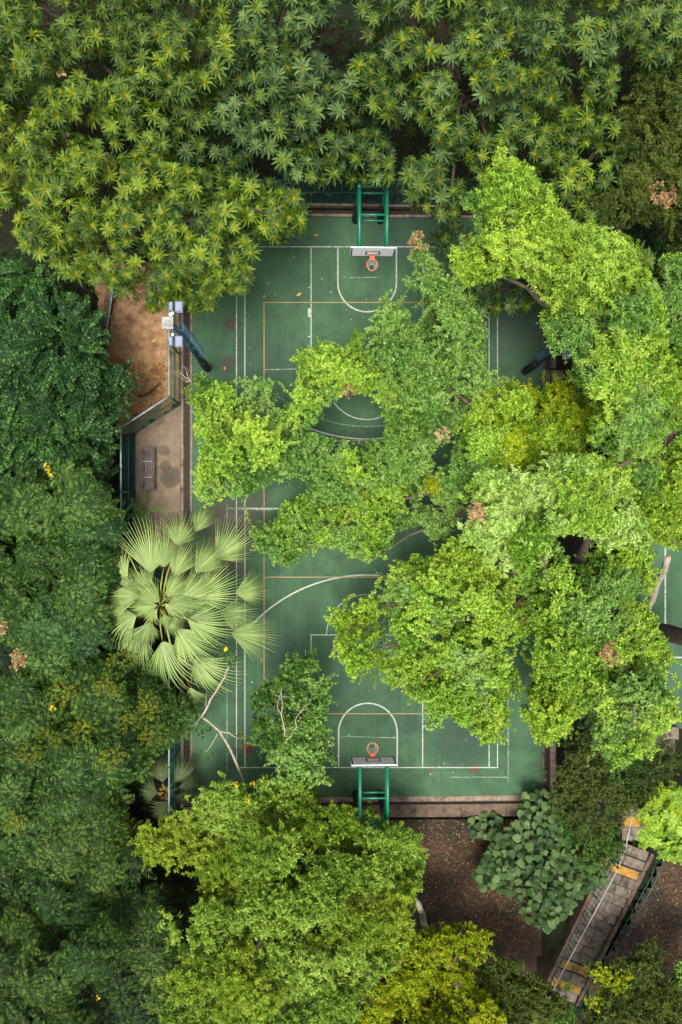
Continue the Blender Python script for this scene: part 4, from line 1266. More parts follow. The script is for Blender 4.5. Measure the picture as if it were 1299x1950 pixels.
# bottom
tree('whorl_tree', 'bright tree of rounded domes beside the lower hoop', 'tree',
     [(240, 1600), (262, 1575), (330, 1556), (370, 1515), (410, 1495), (455, 1490), (480, 1520), (500, 1485), (540, 1470), (600, 1472), (606, 1535), (650, 1533), (680, 1552), (708, 1530), (735, 1570), (796, 1586), (806, 1640), (790, 1676), (796, 1706), (775, 1740), (790, 1790), (740, 1840), (690, 1900), (680, 2000), (290, 2000), (320, 1900), (340, 1830), (310, 1740), (330, 1700), (400, 1690), (370, 1640), (290, 1650)],
     3.6, 7.0, 50, T_whorl, [ML_bright, ML_bright, ML_byel2], (560, 1680), (560, 1690, 3.2), 175, shoots=9, shoot_len=.5, cover=90, bough=120, relief=2.2, gap=.45, scale=(1.0, 1.35), seed=81, r0=.26,
     holes=[[(300, 1690), (345, 1660), (390, 1700), (365, 1800), (335, 1780)], [(430, 1560), (470, 1555), (478, 1575), (440, 1580)]])
tree('whorl_tree', 'yellow tipped tree of small domes below the bent pale trunk', 'tree',
     [(690, 1905), (740, 1845), (792, 1778), (845, 1765), (890, 1755), (930, 1786), (920, 1815), (895, 1850), (930, 1900), (960, 1940), (970, 2000), (680, 2000)],
     3.2, 5.4, 46, T_whorl, [ML_byel], (820, 1870), (815, 1880, 1.8), 230, shoots=9, shoot_len=.5, cover=90, bough=90, relief=1.6, scale=(1.0, 1.3), seed=82, r0=.16)
tree('leafy_shrub', 'plain green bush at the foot of the garden stairs', 'shrub',
     [(905, 1850), (950, 1820), (980, 1832), (1020, 1862), (1062, 1890), (1090, 1935), (1100, 2000), (960, 2000), (935, 1900)],
     1.6, 3.0, 46, T_long, [ML_figdeep, ML_olive], (990, 1900), (990, 1905, .2), 240, shoots=6, cover=130, seed=83, r0=.1)
tree('leafy_shrub', 'yellow brown tipped shrub in the bottom corner beside the stairs', 'shrub',
     [(1130, 1835), (1150, 1855), (1190, 1840), (1212, 1808), (1235, 1800), (1252, 1830), (1245, 1870), (1290, 1900), (1350, 1930), (1350, 2000), (1090, 2000), (1120, 1930), (1150, 1890)],
     .8, 2.2, 44, T_long, [ML_olive], (1200, 1930), (1200, 1930, -.4), 240, shoots=6, cover=130, seed=84, r0=.08, slack=10)
tree('leafy_shrub', 'small green bush cut by the frame beyond the lower stairs', 'shrub',
     [(1284, 1835), (1310, 1822), (1350, 1830), (1350, 1890), (1300, 1895), (1282, 1870)],
     .6, 1.6, 40, T_fig, [ML_figdeep, ML_figmid], (1320, 1860), (1320, 1860, -.8), 320, seed=85, r0=.06)
tree('feathery_tree', 'bright feathery bush over the landing of the garden stairs', 'tree',
     [(1218, 1556), (1236, 1530), (1258, 1500), (1290, 1505), (1350, 1520), (1350, 1660), (1300, 1642), (1272, 1622), (1245, 1612), (1222, 1596), (1230, 1575)],
     2.6, 4.0, 48, T_feather, [ML_fig, ML_figyel], (1300, 1580), (1298, 1580, 1.2), 55, seed=86, r0=.1)
tree('leafy_tree', 'sparse olive tree between the court corner and the garden stairs', 'tree',
     [(1060, 1475), (1080, 1435), (1110, 1400), (1140, 1445), (1176, 1455), (1235, 1435), (1270, 1405), (1285, 1445), (1268, 1500), (1238, 1535), (1200, 1530), (1172, 1560), (1186, 1600), (1168, 1640), (1125, 1650), (1090, 1615), (1062, 1560), (1056, 1515)],
     2.0, 3.8, 48, T_small, [ML_olive, ML_figdeep, ML_olive], (1130, 1530), (1130, 1520, 1.2), 300, shoots=5, cover=130, seed=87, r0=.1, slack=10, holes=[[(1125, 1525), (1160, 1520), (1165, 1560), (1130, 1575)]])
tree('leafy_tree', 'slim sparse tree with pale bare twigs on the lower court', 'tree',
     [(537, 1262), (566, 1240), (592, 1240), (595, 1272), (631, 1295), (621, 1324), (624, 1378), (616, 1430), (604, 1452), (626, 1484), (560, 1490), (520, 1484), (540, 1456), (490, 1425), (488, 1366), (485, 1323), (502, 1302), (532, 1294)],
     4.0, 5.4, 46, T_figs, [ML_figmid, ML_figdeep], (575, 1560), (570, 1480, 2.6), 150, shoots=6, cover=420, seed=88, r0=.1, bark=M_barkpale, slack=8)

# round-leaved shrub: every leaf its own piece
def round_leaf(seed):
    r = random.Random(seed)
    V, F = [(0, 0, 0)], []
    n = 16
    for ring in (.55, 1.0):
        for i in range(n):
            a = -math.pi + 2 * math.pi * (i + .5) / n
            rad = (1 + .10 * math.cos(a)) * (1 - .55 * max(0, math.cos(a - math.pi)) ** 8) * (1 + .05 * math.sin(5 * a + seed))
            tipk = 1 + .22 * max(0, math.cos(a)) ** 10
            V.append((.5 * ring * rad * tipk * math.cos(a), .5 * ring * rad * math.sin(a), .05 * math.sin(2 * a + seed) * ring - .12 * ring * ring + .22 * abs(math.sin(a)) * ring * .5))
    for i in range(n):
        j = (i + 1) % n
        F += [(0, 1 + i, 1 + j), (1 + i, 1 + n + i, 1 + n + j), (1 + i, 1 + n + j, 1 + j)]
    V.append((-.55, 0, -.9)); k = len(V) - 1                    # leaf stalk
    V.append((-.53, .03, -.9))
    F += [(0, k, k + 1)]
    v = np.array(V); 
    return v, np.array(F), np.full(len(V), r.uniform(.3, .7))
RL = [np_mesh('leaf', *(lambda q: (q[0], q[1]))(round_leaf(s)), ML_round, round_leaf(s)[2], None, True) for s in range(6)]
def round_shrub(label, poly, zlo, zhi, base, seed, spacing, cap):
    rng = np.random.default_rng(seed)
    b = P(*base); b = P(base[0], base[1], gz(b.x, b.y) - .03)
    t = empty('round_leaved_shrub', b)
    tagp(t, label, 'shrub', 'round leaved shrubs on the bank')
    C = darts(poly, [], 48, rng)
    ends = {}
    n = 0
    for lay, spc in ((0, spacing), (.35, spacing * 1.2)):
        for (x, y) in darts(poly, [], spc, rng, 9000, 600):
            if n >= cap: break
            dd = np.hypot(C[:, 0] - x, C[:, 1] - y); i = int(np.argmin(dd)); q = min(dd[i] / 40, 1)
            z = zlo + (zhi - zlo) * (.3 + .7 * rng.random()) * (1 - .35 * q) - lay
            p = P(x, y, z)
            ends.setdefault(i, p)
            ob = link('leaf', RL[int(rng.integers(0, 6))], t)
            s = rng.uniform(.22, .42)
            ax = Vector((rng.normal(0, .28) + .25 * (x - C[i, 0]) / 40, rng.normal(0, .28) - .25 * (y - C[i, 1]) / 40, 1)).normalized()
            ob.matrix_local = Matrix.Translation(p - b) @ ax.to_track_quat('Z', 'Y').to_matrix().to_4x4() @ Matrix.Rotation(rng.uniform(0, 6.28), 4, 'Z') @ Matrix.Scale(s, 4)
            n += 1
    xs2 = darts(poly, [], spacing * .8, rng, 9000, 700)
    mm = len(xs2)
    z2_ = zlo + (zhi - zlo) * rng.uniform(-.1, .35, mm)
    RV, RF, RT = round_leaf(seed)
    Vq, Fq, Tq = place((RV, RF, np.zeros(len(RV), int)), Pn(xs2[:, 0], xs2[:, 1], z2_), np.stack([rng.normal(0, .4, mm), rng.normal(0, .4, mm), np.ones(mm)], 1), rng.uniform(0, 6.28, mm), rng.uniform(.2, .38, mm), rng.uniform(.2, .5, mm), .1, rng)
    ob = link('lower_foliage', np_mesh('lower_foliage', Vq - np.array(b), Fq, ML_round, Tq, None, True), t)
    ob['kind'] = 'stuff'
    for i, e in ends.items():
        q = limb_path(Vector((0, 0, 0)), e - b - Vector((0, 0, .15)), rng, .05, 5)
        MB().tube(q, [.05 * (1 - .75 * k / 5) for k in range(6)], 6).build('stem', M_bark, t, True)
round_shrub('large shrub of broad round leaves on the bank by the stairs',
    [(1000, 1512), (1040, 1505), (1062, 1540), (1078, 1600), (1110, 1650), (1150, 1650), (1155, 1680), (1110, 1700), (1085, 1740), (1040, 1772), (1000, 1750), (985, 1705), (912, 1692), (905, 1668), (940, 1600), (985, 1565)], .3, 1.7, (1020, 1640), 91, 11.5, 298)
round_shrub('little shrub of round leaves beside the broad lower kerb',
    [(895, 1562), (930, 1545), (952, 1560), (945, 1590), (915, 1600), (897, 1588)], 0, .7, (922, 1572), 92, 13, 60)
round_shrub('dim round leaved shrub tucked between court corner and olive tree',
    [(1062, 1400), (1090, 1360), (1120, 1350), (1145, 1380), (1130, 1420), (1085, 1440)], .2, 1.3, (1100, 1400), 93, 16, 70)

# ------------------------------------------------------------------ fan palms
MP = leaf_mat('palm_blade', [(0.1, (0.052, 0.110, 0.014)), (0.5, (0.130, 0.215, 0.036)), (0.9, (0.27, 0.36, 0.095))], .2, .42, (0.36, 0.43, 0.19), .3)
MPd = leaf_mat('palm_blade_dull', [(0.1, (0.03, 0.06, 0.018)), (0.5, (0.06, 0.10, 0.032)), (0.9, (0.12, 0.16, 0.06))], .25, .42, (0.14, 0.17, 0.07), .4)
M_pet = rough_mat('palm_stalk', (0.13, 0.17, 0.03), (0.24, 0.24, 0.05), 6, rough=.5)
M_fib = rough_mat('palm_fibre', (0.16, 0.075, 0.03), (0.34, 0.17, 0.06), 14, rough=.95, bumpk=.8)
def fan_mesh(seed, rad, spread, mat, nseg=38, droop=.35):
    """pleated fan blade along +X, its ribs parting and drooping towards the tips"""
    r = random.Random(seed)
    V, F, tint, al = [], [], [], []
    st = [(.03, 0), (.25, 0), (.48, 0), (.62, 0), (.80, 0), (1.0, 0)]
    da = R(spread) / nseg
    for k in range(nseg):
        a = -R(spread) / 2 + (k + .5) * da
        fa = abs(a) / (R(spread) / 2)
        Rk = rad * (1 - .30 * fa ** 2) * r.uniform(.92, 1.05)
        tt = r.uniform(.12, .85)
        jit = r.uniform(-.03, .03)
        dr = droop * r.uniform(.6, 1.5)
        prev = None
        split = .46 * r.uniform(.85, 1.15)
        for (t, _) in st:
            hw = math.tan(da / 2) * Rk * min(t, split) * (1 if t <= split else max(.04, 1 - (t - split) / (1 - split)))
            aa = a + jit * max(0, t - .5)
            cx, cy = math.cos(aa), math.sin(aa)
            z = .10 * Rk * math.sin(math.pi * t) * (1 - .3 * fa) - dr * Rk * t ** 3 - .18 * Rk * fa * t
            k0 = len(V)
            pl = .55 * hw + .004
            for s, dz in ((-1, -pl), (0, pl), (1, -pl)):
                V.append((Rk * t * cx - s * hw * cy, Rk * t * cy + s * hw * cx, z + dz))
                tint.append(min(1, tt)); al.append(.55 if s == 0 and t < .9 else (.75 if t > .9 else 0))
            if prev is not None:
                for q in (0, 1):
                    F += [(prev + q, k0 + q, k0 + q + 1), (prev + q, k0 + q + 1, prev + q + 1)]
            prev = k0
    return np_mesh('blade', np.array(V), np.array(F), mat, np.array(tint), np.array(al))
def palm(label, base, heart, fronds, mat, seed, trunk_r=.16, old=0):
    rng = np.random.default_rng(seed)
    b = P(*base); b = P(base[0], base[1], gz(b.x, b.y) - .03)
    t = empty('fan_palm', b)
    tagp(t, label, 'palm')
    hz = heart[2]
    hp = P(*heart)
    MB().tube([p - b for p in limb_path(b, hp - Vector((0, 0, .25)), rng, 0, 8)], [trunk_r * (1.25 - .3 * k / 8) for k in range(9)], 14).build('trunk', M_bark, t, True)
    cr = MB()
    for k in range(26):
        a = k * 2.4
        v = Vector((math.cos(a), math.sin(a), 0))
        cr.tube([hp - b - Vector((0, 0, .45)) + v * .1, hp - b + v * .20 + Vector((0, 0, .05 + .2 * (k % 3) / 3)), hp - b + v * .32 + Vector((0, 0, .12))], [.03, .02, .004], 4)
    ob = cr.build('crown_fibre', M_fib, t); ob['kind'] = 'stuff'
    for k, (hx, hy, tx, ty, dz) in enumerate(fronds):
        zh = hz + dz
        h = P(hx, hy, zh)
        tip = P(tx, ty, zh - .35)
        d = tip - h
        rad = d.length * 1.24
        fr = empty('frond', (0, 0, 0)); fr.parent = t
        s0 = hp - b + Vector((h - hp)).normalized() * .08
        e0 = h - b
        mid = s0.lerp(e0, .5) + Vector((0, 0, .22 * (h - hp).length))
        MB().tube([s0, s0.lerp(mid, .55) + Vector((0, 0, .04)), mid, mid.lerp(e0, .6) + Vector((0, 0, .03)), e0], [.045, .036, .030, .026, .02], 6).build('stalk', M_pet, fr, True)
        bl = link('blade', fan_mesh(seed * 100 + k, rad, rng.uniform(72, 108), mat, 21 + k % 3 * 3, rng.uniform(.10, .34)), fr)
        x = d.normalized(); 
        rollv = Vector((0, 0, 1)) + Vector(rng.normal(0, .22, 3))
        y = rollv.cross(x).normalized(); z = x.cross(y)
        bl.matrix_local = Matrix.Translation(e0) @ Matrix((x, y, z)).transposed().to_4x4()
    return t
def z6(a, b, c, d, dz): return (100 + a / 2.362, 900 + b / 2.362, 100 + c / 2.362, 900 + d / 2.362, dz)
F1 = [z6(620, 965, 655, 1085, -1.3), z6(310, 290, 220, 160, -.6), z6(640, 270, 705, 150, -.9), z6(330, 400, 240, 390, -.5), z6(730, 385, 880, 265, -.6),
      z6(820, 545, 955, 510, -.8), z6(640, 830, 770, 985, -.7), z6(750, 630, 900, 650, -.4), z6(800, 725, 990, 740, -.5), z6(330, 605, 222, 640, -.2), z6(395, 710, 290, 800, -.3),
      z6(560, 330, 600, 190, -.2), z6(495, 755, 570, 965, -.2), z6(640, 450, 760, 330, 0.0), z6(340, 470, 250, 370, 0.0), z6(605, 660, 810, 710, .25), z6(640, 560, 820, 480, .25),
      z6(440, 455, 440, 230, .35), z6(545, 475, 610, 320, .45), z6(440, 520, 360, 430, .5), z6(550, 585, 770, 500, .55), z6(450, 620, 350, 570, .5), z6(500, 640, 580, 720, .6), z6(600, 520, 720, 600, .4), z6(440, 670, 400, 800, .1)]
F1 += [z6(400, 560, 225, 540, .1), z6(380, 640, 240, 720, -.1), z6(420, 720, 360, 880, -.4), z6(380, 520, 215, 450, -.2), z6(560, 700, 690, 860, .1), z6(500, 430, 500, 250, .2)]
for k in range(7):
    a = 2.39996 * k + .5
    r1, r2 = 5 + 5 * (k % 4), 48 + 11 * (k % 3)
    F1.append((309 + r1 * math.cos(a), 1150 + r1 * math.sin(a), 311 + r2 * math.cos(a) * 1.1, 1148 + r2 * math.sin(a), .75 + .06 * (k % 4)))
palm('tall pale fan palm leaning over the drain beside the court', (331, 1142), (307, 1152, 4.3), F1, MP, 5)
palm('dim low fan palm half hidden under the feather leaved tree', (322, 1500), (316, 1508, 1.4),
     [(330, 1490, 372, 1450, 0), (340, 1500, 382, 1490, -.1), (310, 1490, 305, 1440, .05), (300, 1510, 262, 1500, 0), (320, 1525, 300, 1570, -.1), (335, 1515, 372, 1530, -.1)], MPd, 6, .10)
palm('dark palm seedling in the gap of the bright domed tree', (288, 1700), (282, 1705, 1.2),
     [(290, 1700, 330, 1690, 0), (285, 1712, 310, 1745, 0), (278, 1700, 262, 1672, .05)], MPd, 7, .06)

# feathery fern-like sapling in the bay
def sapling():
    b = P(262, 985, .02)
    t = empty('fern_sapling', b)
    tagp(t, 'green fern like sapling poking into the bench bay', 'plant')
    rng = np.random.default_rng(9)
    h = P(262, 982, 1.2)
    MB().tube([Vector((0, 0, 0)), h - b], [.03, .015], 6).build('stem', M_bark, t, True)
    for (x, y) in ((315, 963), (300, 1000), (275, 938), (250, 950), (240, 985), (262, 1015), (285, 1015)):
        e = P(x, y, 1.05)
        d = e - h
        V, Fc, ti = place(tmpl_branchlet(13, d.length, .19, .07, int(x)), np.zeros((1, 3)), np.array([[0, 0, 1.]]), np.zeros(1), np.ones(1), np.array([.8]), .1, rng,
                          np.array([rot(math.atan2(d.y, d.x), 0)]))
        ob = link('frond', np_mesh('frond', V, Fc, ML_dark, ti), t); ob.location = h - b; ob['kind'] = 'stuff'
sapling()

# ------------------------------------------------------------------ bare boughs, dead tufts, flowers
def bough(name, label, cat, paths, mat, sides=8, parent_part='branch'):
    p0 = P(*paths[0][0][:3])
    g = P(paths[0][0][0], paths[0][0][1], 0)
    t = empty(name, p0)
    tagp(t, label, cat)
    rng = np.random.default_rng(len(label))
    for pts in paths:
        w = [P(x, y, z) - p0 for x, y, z, r in pts]
        rr = [q[3] for q in pts]
        fine, fr = [], []
        for i in range(len(w) - 1):
            for k in range(3):
                q = w[i].lerp(w[i + 1], k / 3)
                if k: q = q + Vector(rng.normal(0, .025, 3))
                fine.append(q); fr.append(rr[i] + (rr[i + 1] - rr[i]) * k / 3)
        fine.append(w[-1]); fr.append(rr[-1])
        MB().tube(fine, fr, sides).build(parent_part, mat, t, True)
    return t, p0
bt, bp = bough('bare_tree', 'slender bare branching tree with yellow flowers at the court corner', 'tree',
    [[(474, 1548, -.1, .09), (466, 1494, 2.6, .06), (440, 1430, 3.4, .05), (418, 1392, 3.9, .045), (384, 1365, 4.3, .04)],
     [(384, 1365, 4.3, .04), (402, 1330, 4.5, .035), (428, 1290, 4.8, .03), (441, 1258, 5.0, .02)],
     [(418, 1392, 3.9, .03), (436, 1395, 4.0, .022), (452, 1405, 4.0, .012), (470, 1408, 4.0, .006)],
     [(414, 1397, 3.9, .022), (402, 1420, 4.0, .014), (390, 1432, 4.0, .008)],
     [(402, 1330, 4.5, .02), (392, 1345, 4.5, .014), (394, 1318, 4.6, .007)],
     [(384, 1365, 4.3, .03), (372, 1380, 4.2, .02), (350, 1392, 4.0, .01)]], M_barkpale)
def tuft(parent, o, px, py, z, n, size, mat, T, name, seed, flat=.5):
    rng = np.random.default_rng(seed)
    c = np.array(P(px, py, z))
    d = rng.normal(size=(n, 3)); d[:, 2] = np.abs(d[:, 2]); d /= np.linalg.norm(d, axis=1, keepdims=True)
    pos = c + d * size * rng.uniform(.3, 1, (n, 1)) * np.array([1, 1, flat])
    V, Fc, ti = place(T, pos, d + np.array([0, 0, .6]), rng.uniform(0, 6, n), rng.uniform(.7, 1.1, n), rng.uniform(.3, .8, n), .12, rng)
    ob = link(name, np_mesh(name, V - np.array(o), Fc, mat, ti), parent)
    ob['kind'] = 'stuff'
    return ob
tuft(bt, bp, 440, 1250, 5.0, 26, .45, ML_figdeep, T_small[0], 'leaf_tuft', 1)
tuft(bt, bp, 466, 1410, 4.0, 10, .35, ML_olive, T_small[1], 'leaf_tuft', 2)
tuft(bt, bp, 391, 1434, 4.0, 6, .25, ML_olive, T_small[1], 'leaf_tuft', 3)
T_petal = tmpl_spray(7, .07, .05, .03, 77, .15, .5, .2)
for (x, y, z) in ((430, 1236, 5.2), (450, 1494, 5.6), (482, 1492, 5.5), (470, 1524, 5.9)):
    tuft(bt, bp, x, y, z, 5, .10, ML_flower, T_petal, 'flower', int(x))
TR = {o.get('label'): o for o in bpy.data.objects if o.get('category')}
def on(frag):
    return next(o for k, o in TR.items() if frag in k)
def dead(frag, x, y, z, n, size, mat=None, T=None, name='dead_tuft'):
    t = on(frag)
    if mat is None: n, size = int(n * .7), size * 1.15
    tuft(t, t.location, x, y, z, n, size, mat or ML_rust, T or T_figs[0], name, int(x + y))
dead('pale crowned', 908, 980, 9.3, 40, .32)
dead('deep green fig', 1160, 1245, 7.9, 46, .34)
dead('fine leaved dull', 1262, 376, 7.2, 46, .42)
dead('wide fig', 842, 826, 7.4, 16, .25)
dead('wide fig', 662, 745, 6.4, 18, .3)
dead('wide fig', 794, 462, 6.3, 18, .35, ML_rust)
dead('deep green feather', 34, 1256, 6.2, 26, .28, ML_rust, None, 'flower')
dead('deep green feather', 6, 1196, 6.0, 14, .2, ML_rust, None, 'flower')
for q in range(4): dead('dark arching', 88 + q * 3, 886 + q * 6, 5.3, 5, .07, ML_flower, T_petal, 'flower')
dead('dim feather', 188, 1900, 5.6, 5, .1, ML_flower, T_petal, 'flower')
dead('yellow green tips', 100, 1348, 6.7, 7, .12, ML_flower, T_petal, 'flower')
dead('top corner beyond', 118, 143, 9.0, 12, .14, ML_rust, T_petal, 'flower')
for (x, y) in ((230, 1255), (205, 1300), (160, 1385), (245, 1370), (100, 1400), (280, 1345), (120, 1320), (60, 1430), (215, 1440), (30, 1560), (290, 1395)):
    dead('yellow green tips', x, y, 6.1, 60, .55, ML_pinyel, T_small[0], 'new_shoots')
for (x, y) in ((1065, 735), (1072, 752), (835, 930), (850, 945), (825, 925), (1000, 745)):
    dead('yellowish fig', x, y, 5.6, 34, .42, ML_byel, T_figs[0], 'new_shoots')
for (x, y) in ((1160, 1858), (1180, 1875), (1140, 1850), (1130, 1905), (1190, 1860)):
    dead('yellow brown', x, y, 1.9, 26, .4, ML_byel, T_figs[1], 'new_shoots')

bough('leaning_trunk', 'pale leaning tree trunk crossing the second court', 'trunk', [[(1228, 1170, -.6, .17), (1240, 1145, 1.6, .16), (1258, 1098, 4.0, .14), (1272, 1062, 5.6, .12)], [(1244, 1150, 1.5, .04), (1252, 1120, 3.2, .03), (1256, 1098, 4.2, .02)]], M_barkpale)
bough('leaning_trunk', 'thick dark bough leaning across the second court at the frame edge', 'trunk', [[(1225, 1196, -.6, .40), (1258, 1203, 1.0, .38), (1300, 1213, 2.6, .36), (1350, 1222, 4.2, .33)]], M_barkdk, 14)
bough('leaning_trunk', 'brown leaning trunk showing in a gap beneath the pale crowned fig', 'trunk', [[(1075, 1100, -.2, .24), (1098, 1072, 3.2, .20), (1118, 1030, 6.2, .15), (1128, 1010, 7.6, .12)]], M_bark, 12)
bough('bent_trunk', 'pale bent trunk between the domed tree and brown bank', 'trunk', [[(815, 1775, -2.6, .16), (806, 1752, .2, .14), (797, 1722, 2.4, .13), (780, 1705, 3.8, .10)]], M_barkpale, 10)
bough('dead_twigs', 'spiky bare pinkish twigs beside the drain and fence', 'twigs', [[(368, 728, -.05, .03), (365, 727, 4.4, .025), (358, 716, 4.6, .012), (346, 686, 4.7, .004)], [(364, 726, 4.4, .02), (350, 716, 4.6, .012), (326, 706, 4.7, .004)], [(364, 727, 4.4, .018), (348, 722, 4.5, .01), (330, 712, 4.6, .003)], [(358, 716, 4.5, .012), (357, 700, 4.6, .003)], [(352, 717, 4.5, .01), (338, 704, 4.6, .003)], [(364, 727, 4.4, .014), (350, 726, 4.5, .003)]], M_barkpale, 5, 'twig')
bough('fallen_branch', 'dark curved branch lying on orange leaf litter', 'branch', [[(262, 755, .06, .05), (278, 752, .07, .055), (292, 742, .08, .05), (302, 730, .08, .035)]], M_barkdk, 8)
pb = on('slim sparse')
def zz_(pts, r0, r1):
    return [(500 + a / 8.12, 1280 + b / 8.12, 5.75 + .12 * math.sin(i * 2.1), r0 + (r1 - r0) * i / (len(pts) - 1)) for i, (a, b) in enumerate(pts)]
for pts in (zz_([(340, 990), (342, 870), (310, 750), (290, 650), (310, 540), (318, 490), (290, 400), (290, 250)], .028, .010), zz_([(290, 650), (235, 570), (235, 480), (265, 380), (300, 250)], .018, .006),
            zz_([(360, 1060), (450, 980), (460, 920), (530, 850), (505, 750), (540, 680), (600, 600), (690, 490)], .028, .008), zz_([(600, 600), (680, 570), (710, 530)], .012, .004),
            zz_([(265, 380), (200, 360), (130, 310)], .010, .003), zz_([(290, 380), (400, 380), (470, 410)], .010, .003), zz_([(530, 850), (620, 880), (700, 905)], .010, .003), zz_([(0, 65), (60, 100), (100, 165)], .010, .004)):
    MB().tube([P(x, y, z) - pb.location for x, y, z, r in pts], [q[3] for q in pts], 6).build('bare_twig', M_barkpale, pb, True)
for frag, pts in (('pale crowned', [(1035, 1060, 9.4, .03), (1040, 1090, 9.2, .02), (1043, 1118, 9.0, .008)]), ('pale crowned', [(1028, 1062, 9.4, .018), (1044, 1078, 9.2, .006)]),
                  ('between both', [(1206, 1345, 8.0, .05), (1208, 1368, 7.9, .03), (1198, 1390, 7.8, .012)]), ('frame edge between', [(1274, 1028, 8.3, .02), (1290, 1036, 8.2, .025), (1312, 1046, 8.0, .03)]),
                  ('tall bright', [(1178, 888, 9.6, .06), (1195, 880, 9.6, .05), (1210, 872, 9.4, .04)]), ('sparse olive', [(1132, 1512, 3.0, .010), (1150, 1526, 3.0, .014), (1158, 1540, 2.8, .016), (1148, 1556, 2.4, .018), (1128, 1572, 2.0, .02)])):
    t = on(frag)
    MB().tube([P(x, y, z) - t.location for x, y, z, r in pts], [q[3] for q in pts], 7).build('bare_twig', M_bark, t, True)

# ------------------------------------------------------------------ leaf litter and single fallen leaves
def litter(label, poly, n, z, mat, size, seed):
    rng = np.random.default_rng(seed)
    P2 = np.array(poly, float); lo, hi = P2.min(0), P2.max(0)
    x, y = rng.uniform(lo[0], hi[0], n * 3), rng.uniform(lo[1], hi[1], n * 3)
    ok = inpoly(x, y, P2); x, y = x[ok][:n], y[ok][:n]
    if z is None:
        w = [P(a, b) for a, b in zip(x, y)]
        zz = np.array([gz(q.x, q.y) + .10 for q in w])
    else:
        zz = np.full(len(x), z)
    pos = Pn(x, y, zz) + rng.uniform(0, .03, (len(x), 1)) * np.array([0, 0, 1])
    v, f = leaf_tris(.13, .06, .3, .1)
    V, Fc, ti = place((v, f, np.zeros(4, int)), pos, np.stack([rng.normal(0, .35, len(x)), rng.normal(0, .35, len(x)), np.ones(len(x))], 1), rng.uniform(0, 6.28, len(x)), rng.uniform(*size, len(x)), rng.uniform(.1, .9, len(x)), .1, rng)
    ob = link('leaf_litter', np_mesh('leaf_litter', V, Fc, mat, ti))
    tagp(ob, label, None, None, 'stuff')
litter('orange brown dead leaves on the tan dirt behind the fence', [(245, 690), (320, 690), (320, 768), (258, 810), (240, 790)], 700, .02, ML_litter, (.5, 1.0), 1)
litter('scattered dry leaves on the tan dirt', [(200, 560), (330, 560), (330, 700), (210, 700)], 120, .02, ML_litter, (.4, .9), 2)
litter('brown dead leaves on the bank below the lower hoop', [(640, 1560), (1000, 1560), (1000, 1640), (1010, 1800), (900, 1860), (640, 1800)], 6000, None, ML_litterdk, (.35, .9), 3)
litter('brown dead leaves on the bank beyond the stairs', [(1265, 1640), (1350, 1620), (1350, 1960), (1110, 1960), (1135, 1870)], 3500, None, ML_litterdk, (.4, .95), 4)
litter('small dead leaves gathered along the court edges', [(367, 412), (1033, 412), (1033, 1519), (1000, 1519), (1000, 440), (400, 440), (400, 1500), (1000, 1500), (1000, 1519), (367, 1519)], 260, .006, ML_litter, (.25, .7), 6)
litter('dead leaves along the foot of the upper fence', [(400, 345), (1000, 345), (1000, 385), (400, 385)], 350, .0, ML_litter, (.4, .9), 5)
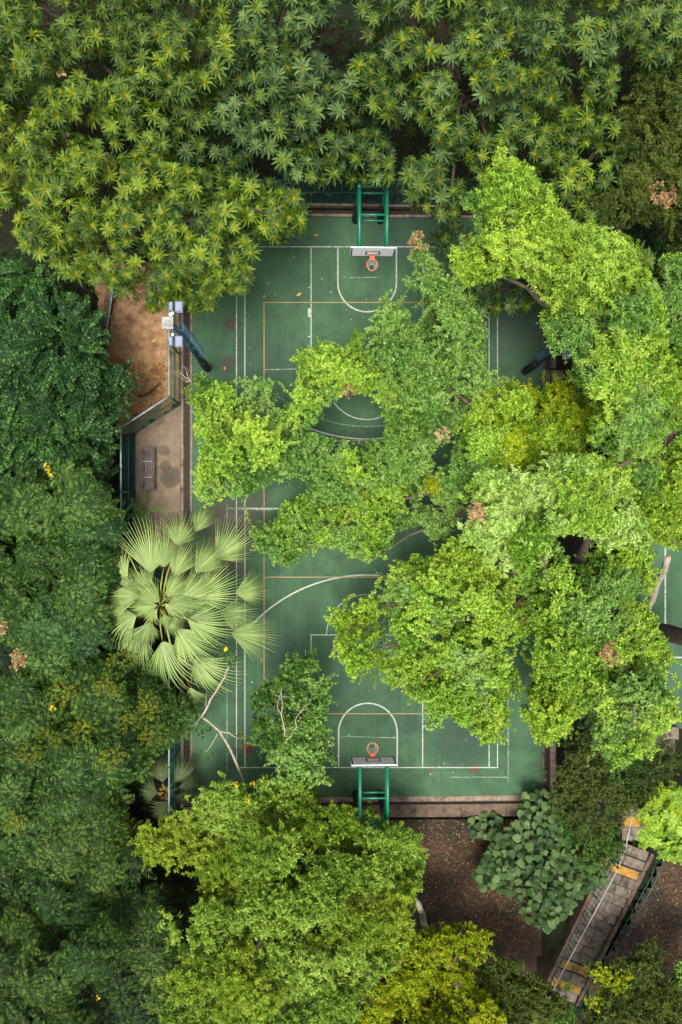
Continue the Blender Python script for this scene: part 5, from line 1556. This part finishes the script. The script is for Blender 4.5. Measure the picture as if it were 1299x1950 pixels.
def undergrowth(label, polys, n, zr, mat, T, seed):
    rng = np.random.default_rng(seed)
    VV, FF, TT, k = [], [], [], 0
    for poly in polys:
        P2 = np.array(poly, float); lo, hi = P2.min(0), P2.max(0)
        x, y = rng.uniform(lo[0], hi[0], n * 3), rng.uniform(lo[1], hi[1], n * 3)
        ok = inpoly(x, y, P2); x, y = x[ok][:n], y[ok][:n]
        zz = np.array([gz(*P(a, b).xy) for a, b in zip(x, y)]) + zr * rng.beta(1.2, 1.6, len(x)) * (.5 + .5 * np.sin(x * .05 + seed) * np.cos(y * .06))
        d = rng.normal(0, .5, (len(x), 3)); d[:, 2] = 1
        V, Fc, ti = place(T, Pn(x, y, zz), d, rng.uniform(0, 6.28, len(x)), rng.uniform(.8, 1.5, len(x)), rng.uniform(.2, .6, len(x)), .12, rng)
        VV.append(V); FF.append(Fc + k); TT.append(ti); k += len(V)
    ob = link('undergrowth', np_mesh('undergrowth', np.concatenate(VV), np.concatenate(FF), mat, np.concatenate(TT)))
    tagp(ob, label, None, None, 'stuff')
undergrowth('dark low undergrowth in the gaps below the rosette leaved trees', [[(-60, -60), (1360, -60), (1360, 330), (-60, 330)], [(1110, 330), (1360, 330), (1360, 900), (1110, 900)]], 1500, 1.4, ML_dark, T_long[0], 1)
undergrowth('dark low undergrowth beneath the feather leaved trees', [[(-60, 480), (190, 480), (200, 800), (225, 1000), (315, 1130), (330, 1540), (300, 2000), (-60, 2000)], [(300, 1580), (620, 1580), (700, 2000), (290, 2000)]], 1300, 1.1, ML_dark, T_long[1], 2)
def fallen(px, py, rz, s, where, z=.012):
    st_ = [(-.5, .02), (-.2, .75), (.1, 1), (.35, .62), (.5, .03)]
    V, F = [], []
    for x, w in st_:
        for yy, dz in ((-.22 * w, .05), (0, 0), (.22 * w, .05)):
            V.append((x, yy, dz + .06 * x * x))
    for i in range(4):
        for q in (0, 1):
            a = i * 3 + q
            F += [(a, a + 3, a + 4), (a, a + 4, a + 1)]
    ob = link('fallen_leaf', np_mesh('fallen_leaf', np.array(V) * s, np.array(F), ML_litter, np.full(len(V), .85), None, True))
    ob.location = P(px, py, z); ob.rotation_euler = (0, 0, rz)
    tagp(ob, where, 'leaf', 'fallen leaves on the court')
fallen(602, 448, .3, .24, 'ochre fallen leaf on the court above the upper baseline')
fallen(569, 561, .6, .26, 'ochre fallen leaf just above the upper ochre line')
fallen(428, 702, 1.5, .20, 'ochre fallen leaf on the court by the navy pole')
fallen(503, 565, 1.5, .16, 'small ochre fallen leaf at the ochre corner')
for (x, y, a) in ((293, 649, .4), (286, 700, 1.2), (300, 718, .2), (313, 774, .5), (228, 698, 2)):
    fallen(x, y, a, .28, {293: 'yellow fallen leaf on the bare tan dirt by the weathered lamp panel', 286: 'yellow fallen leaf in the middle of the tan dirt', 300: 'yellow fallen leaf just above the dark fallen branch', 313: 'yellow fallen leaf caught at the fence corner', 228: 'yellow fallen leaf by the end of the grey pipe rail'}[x], .03)
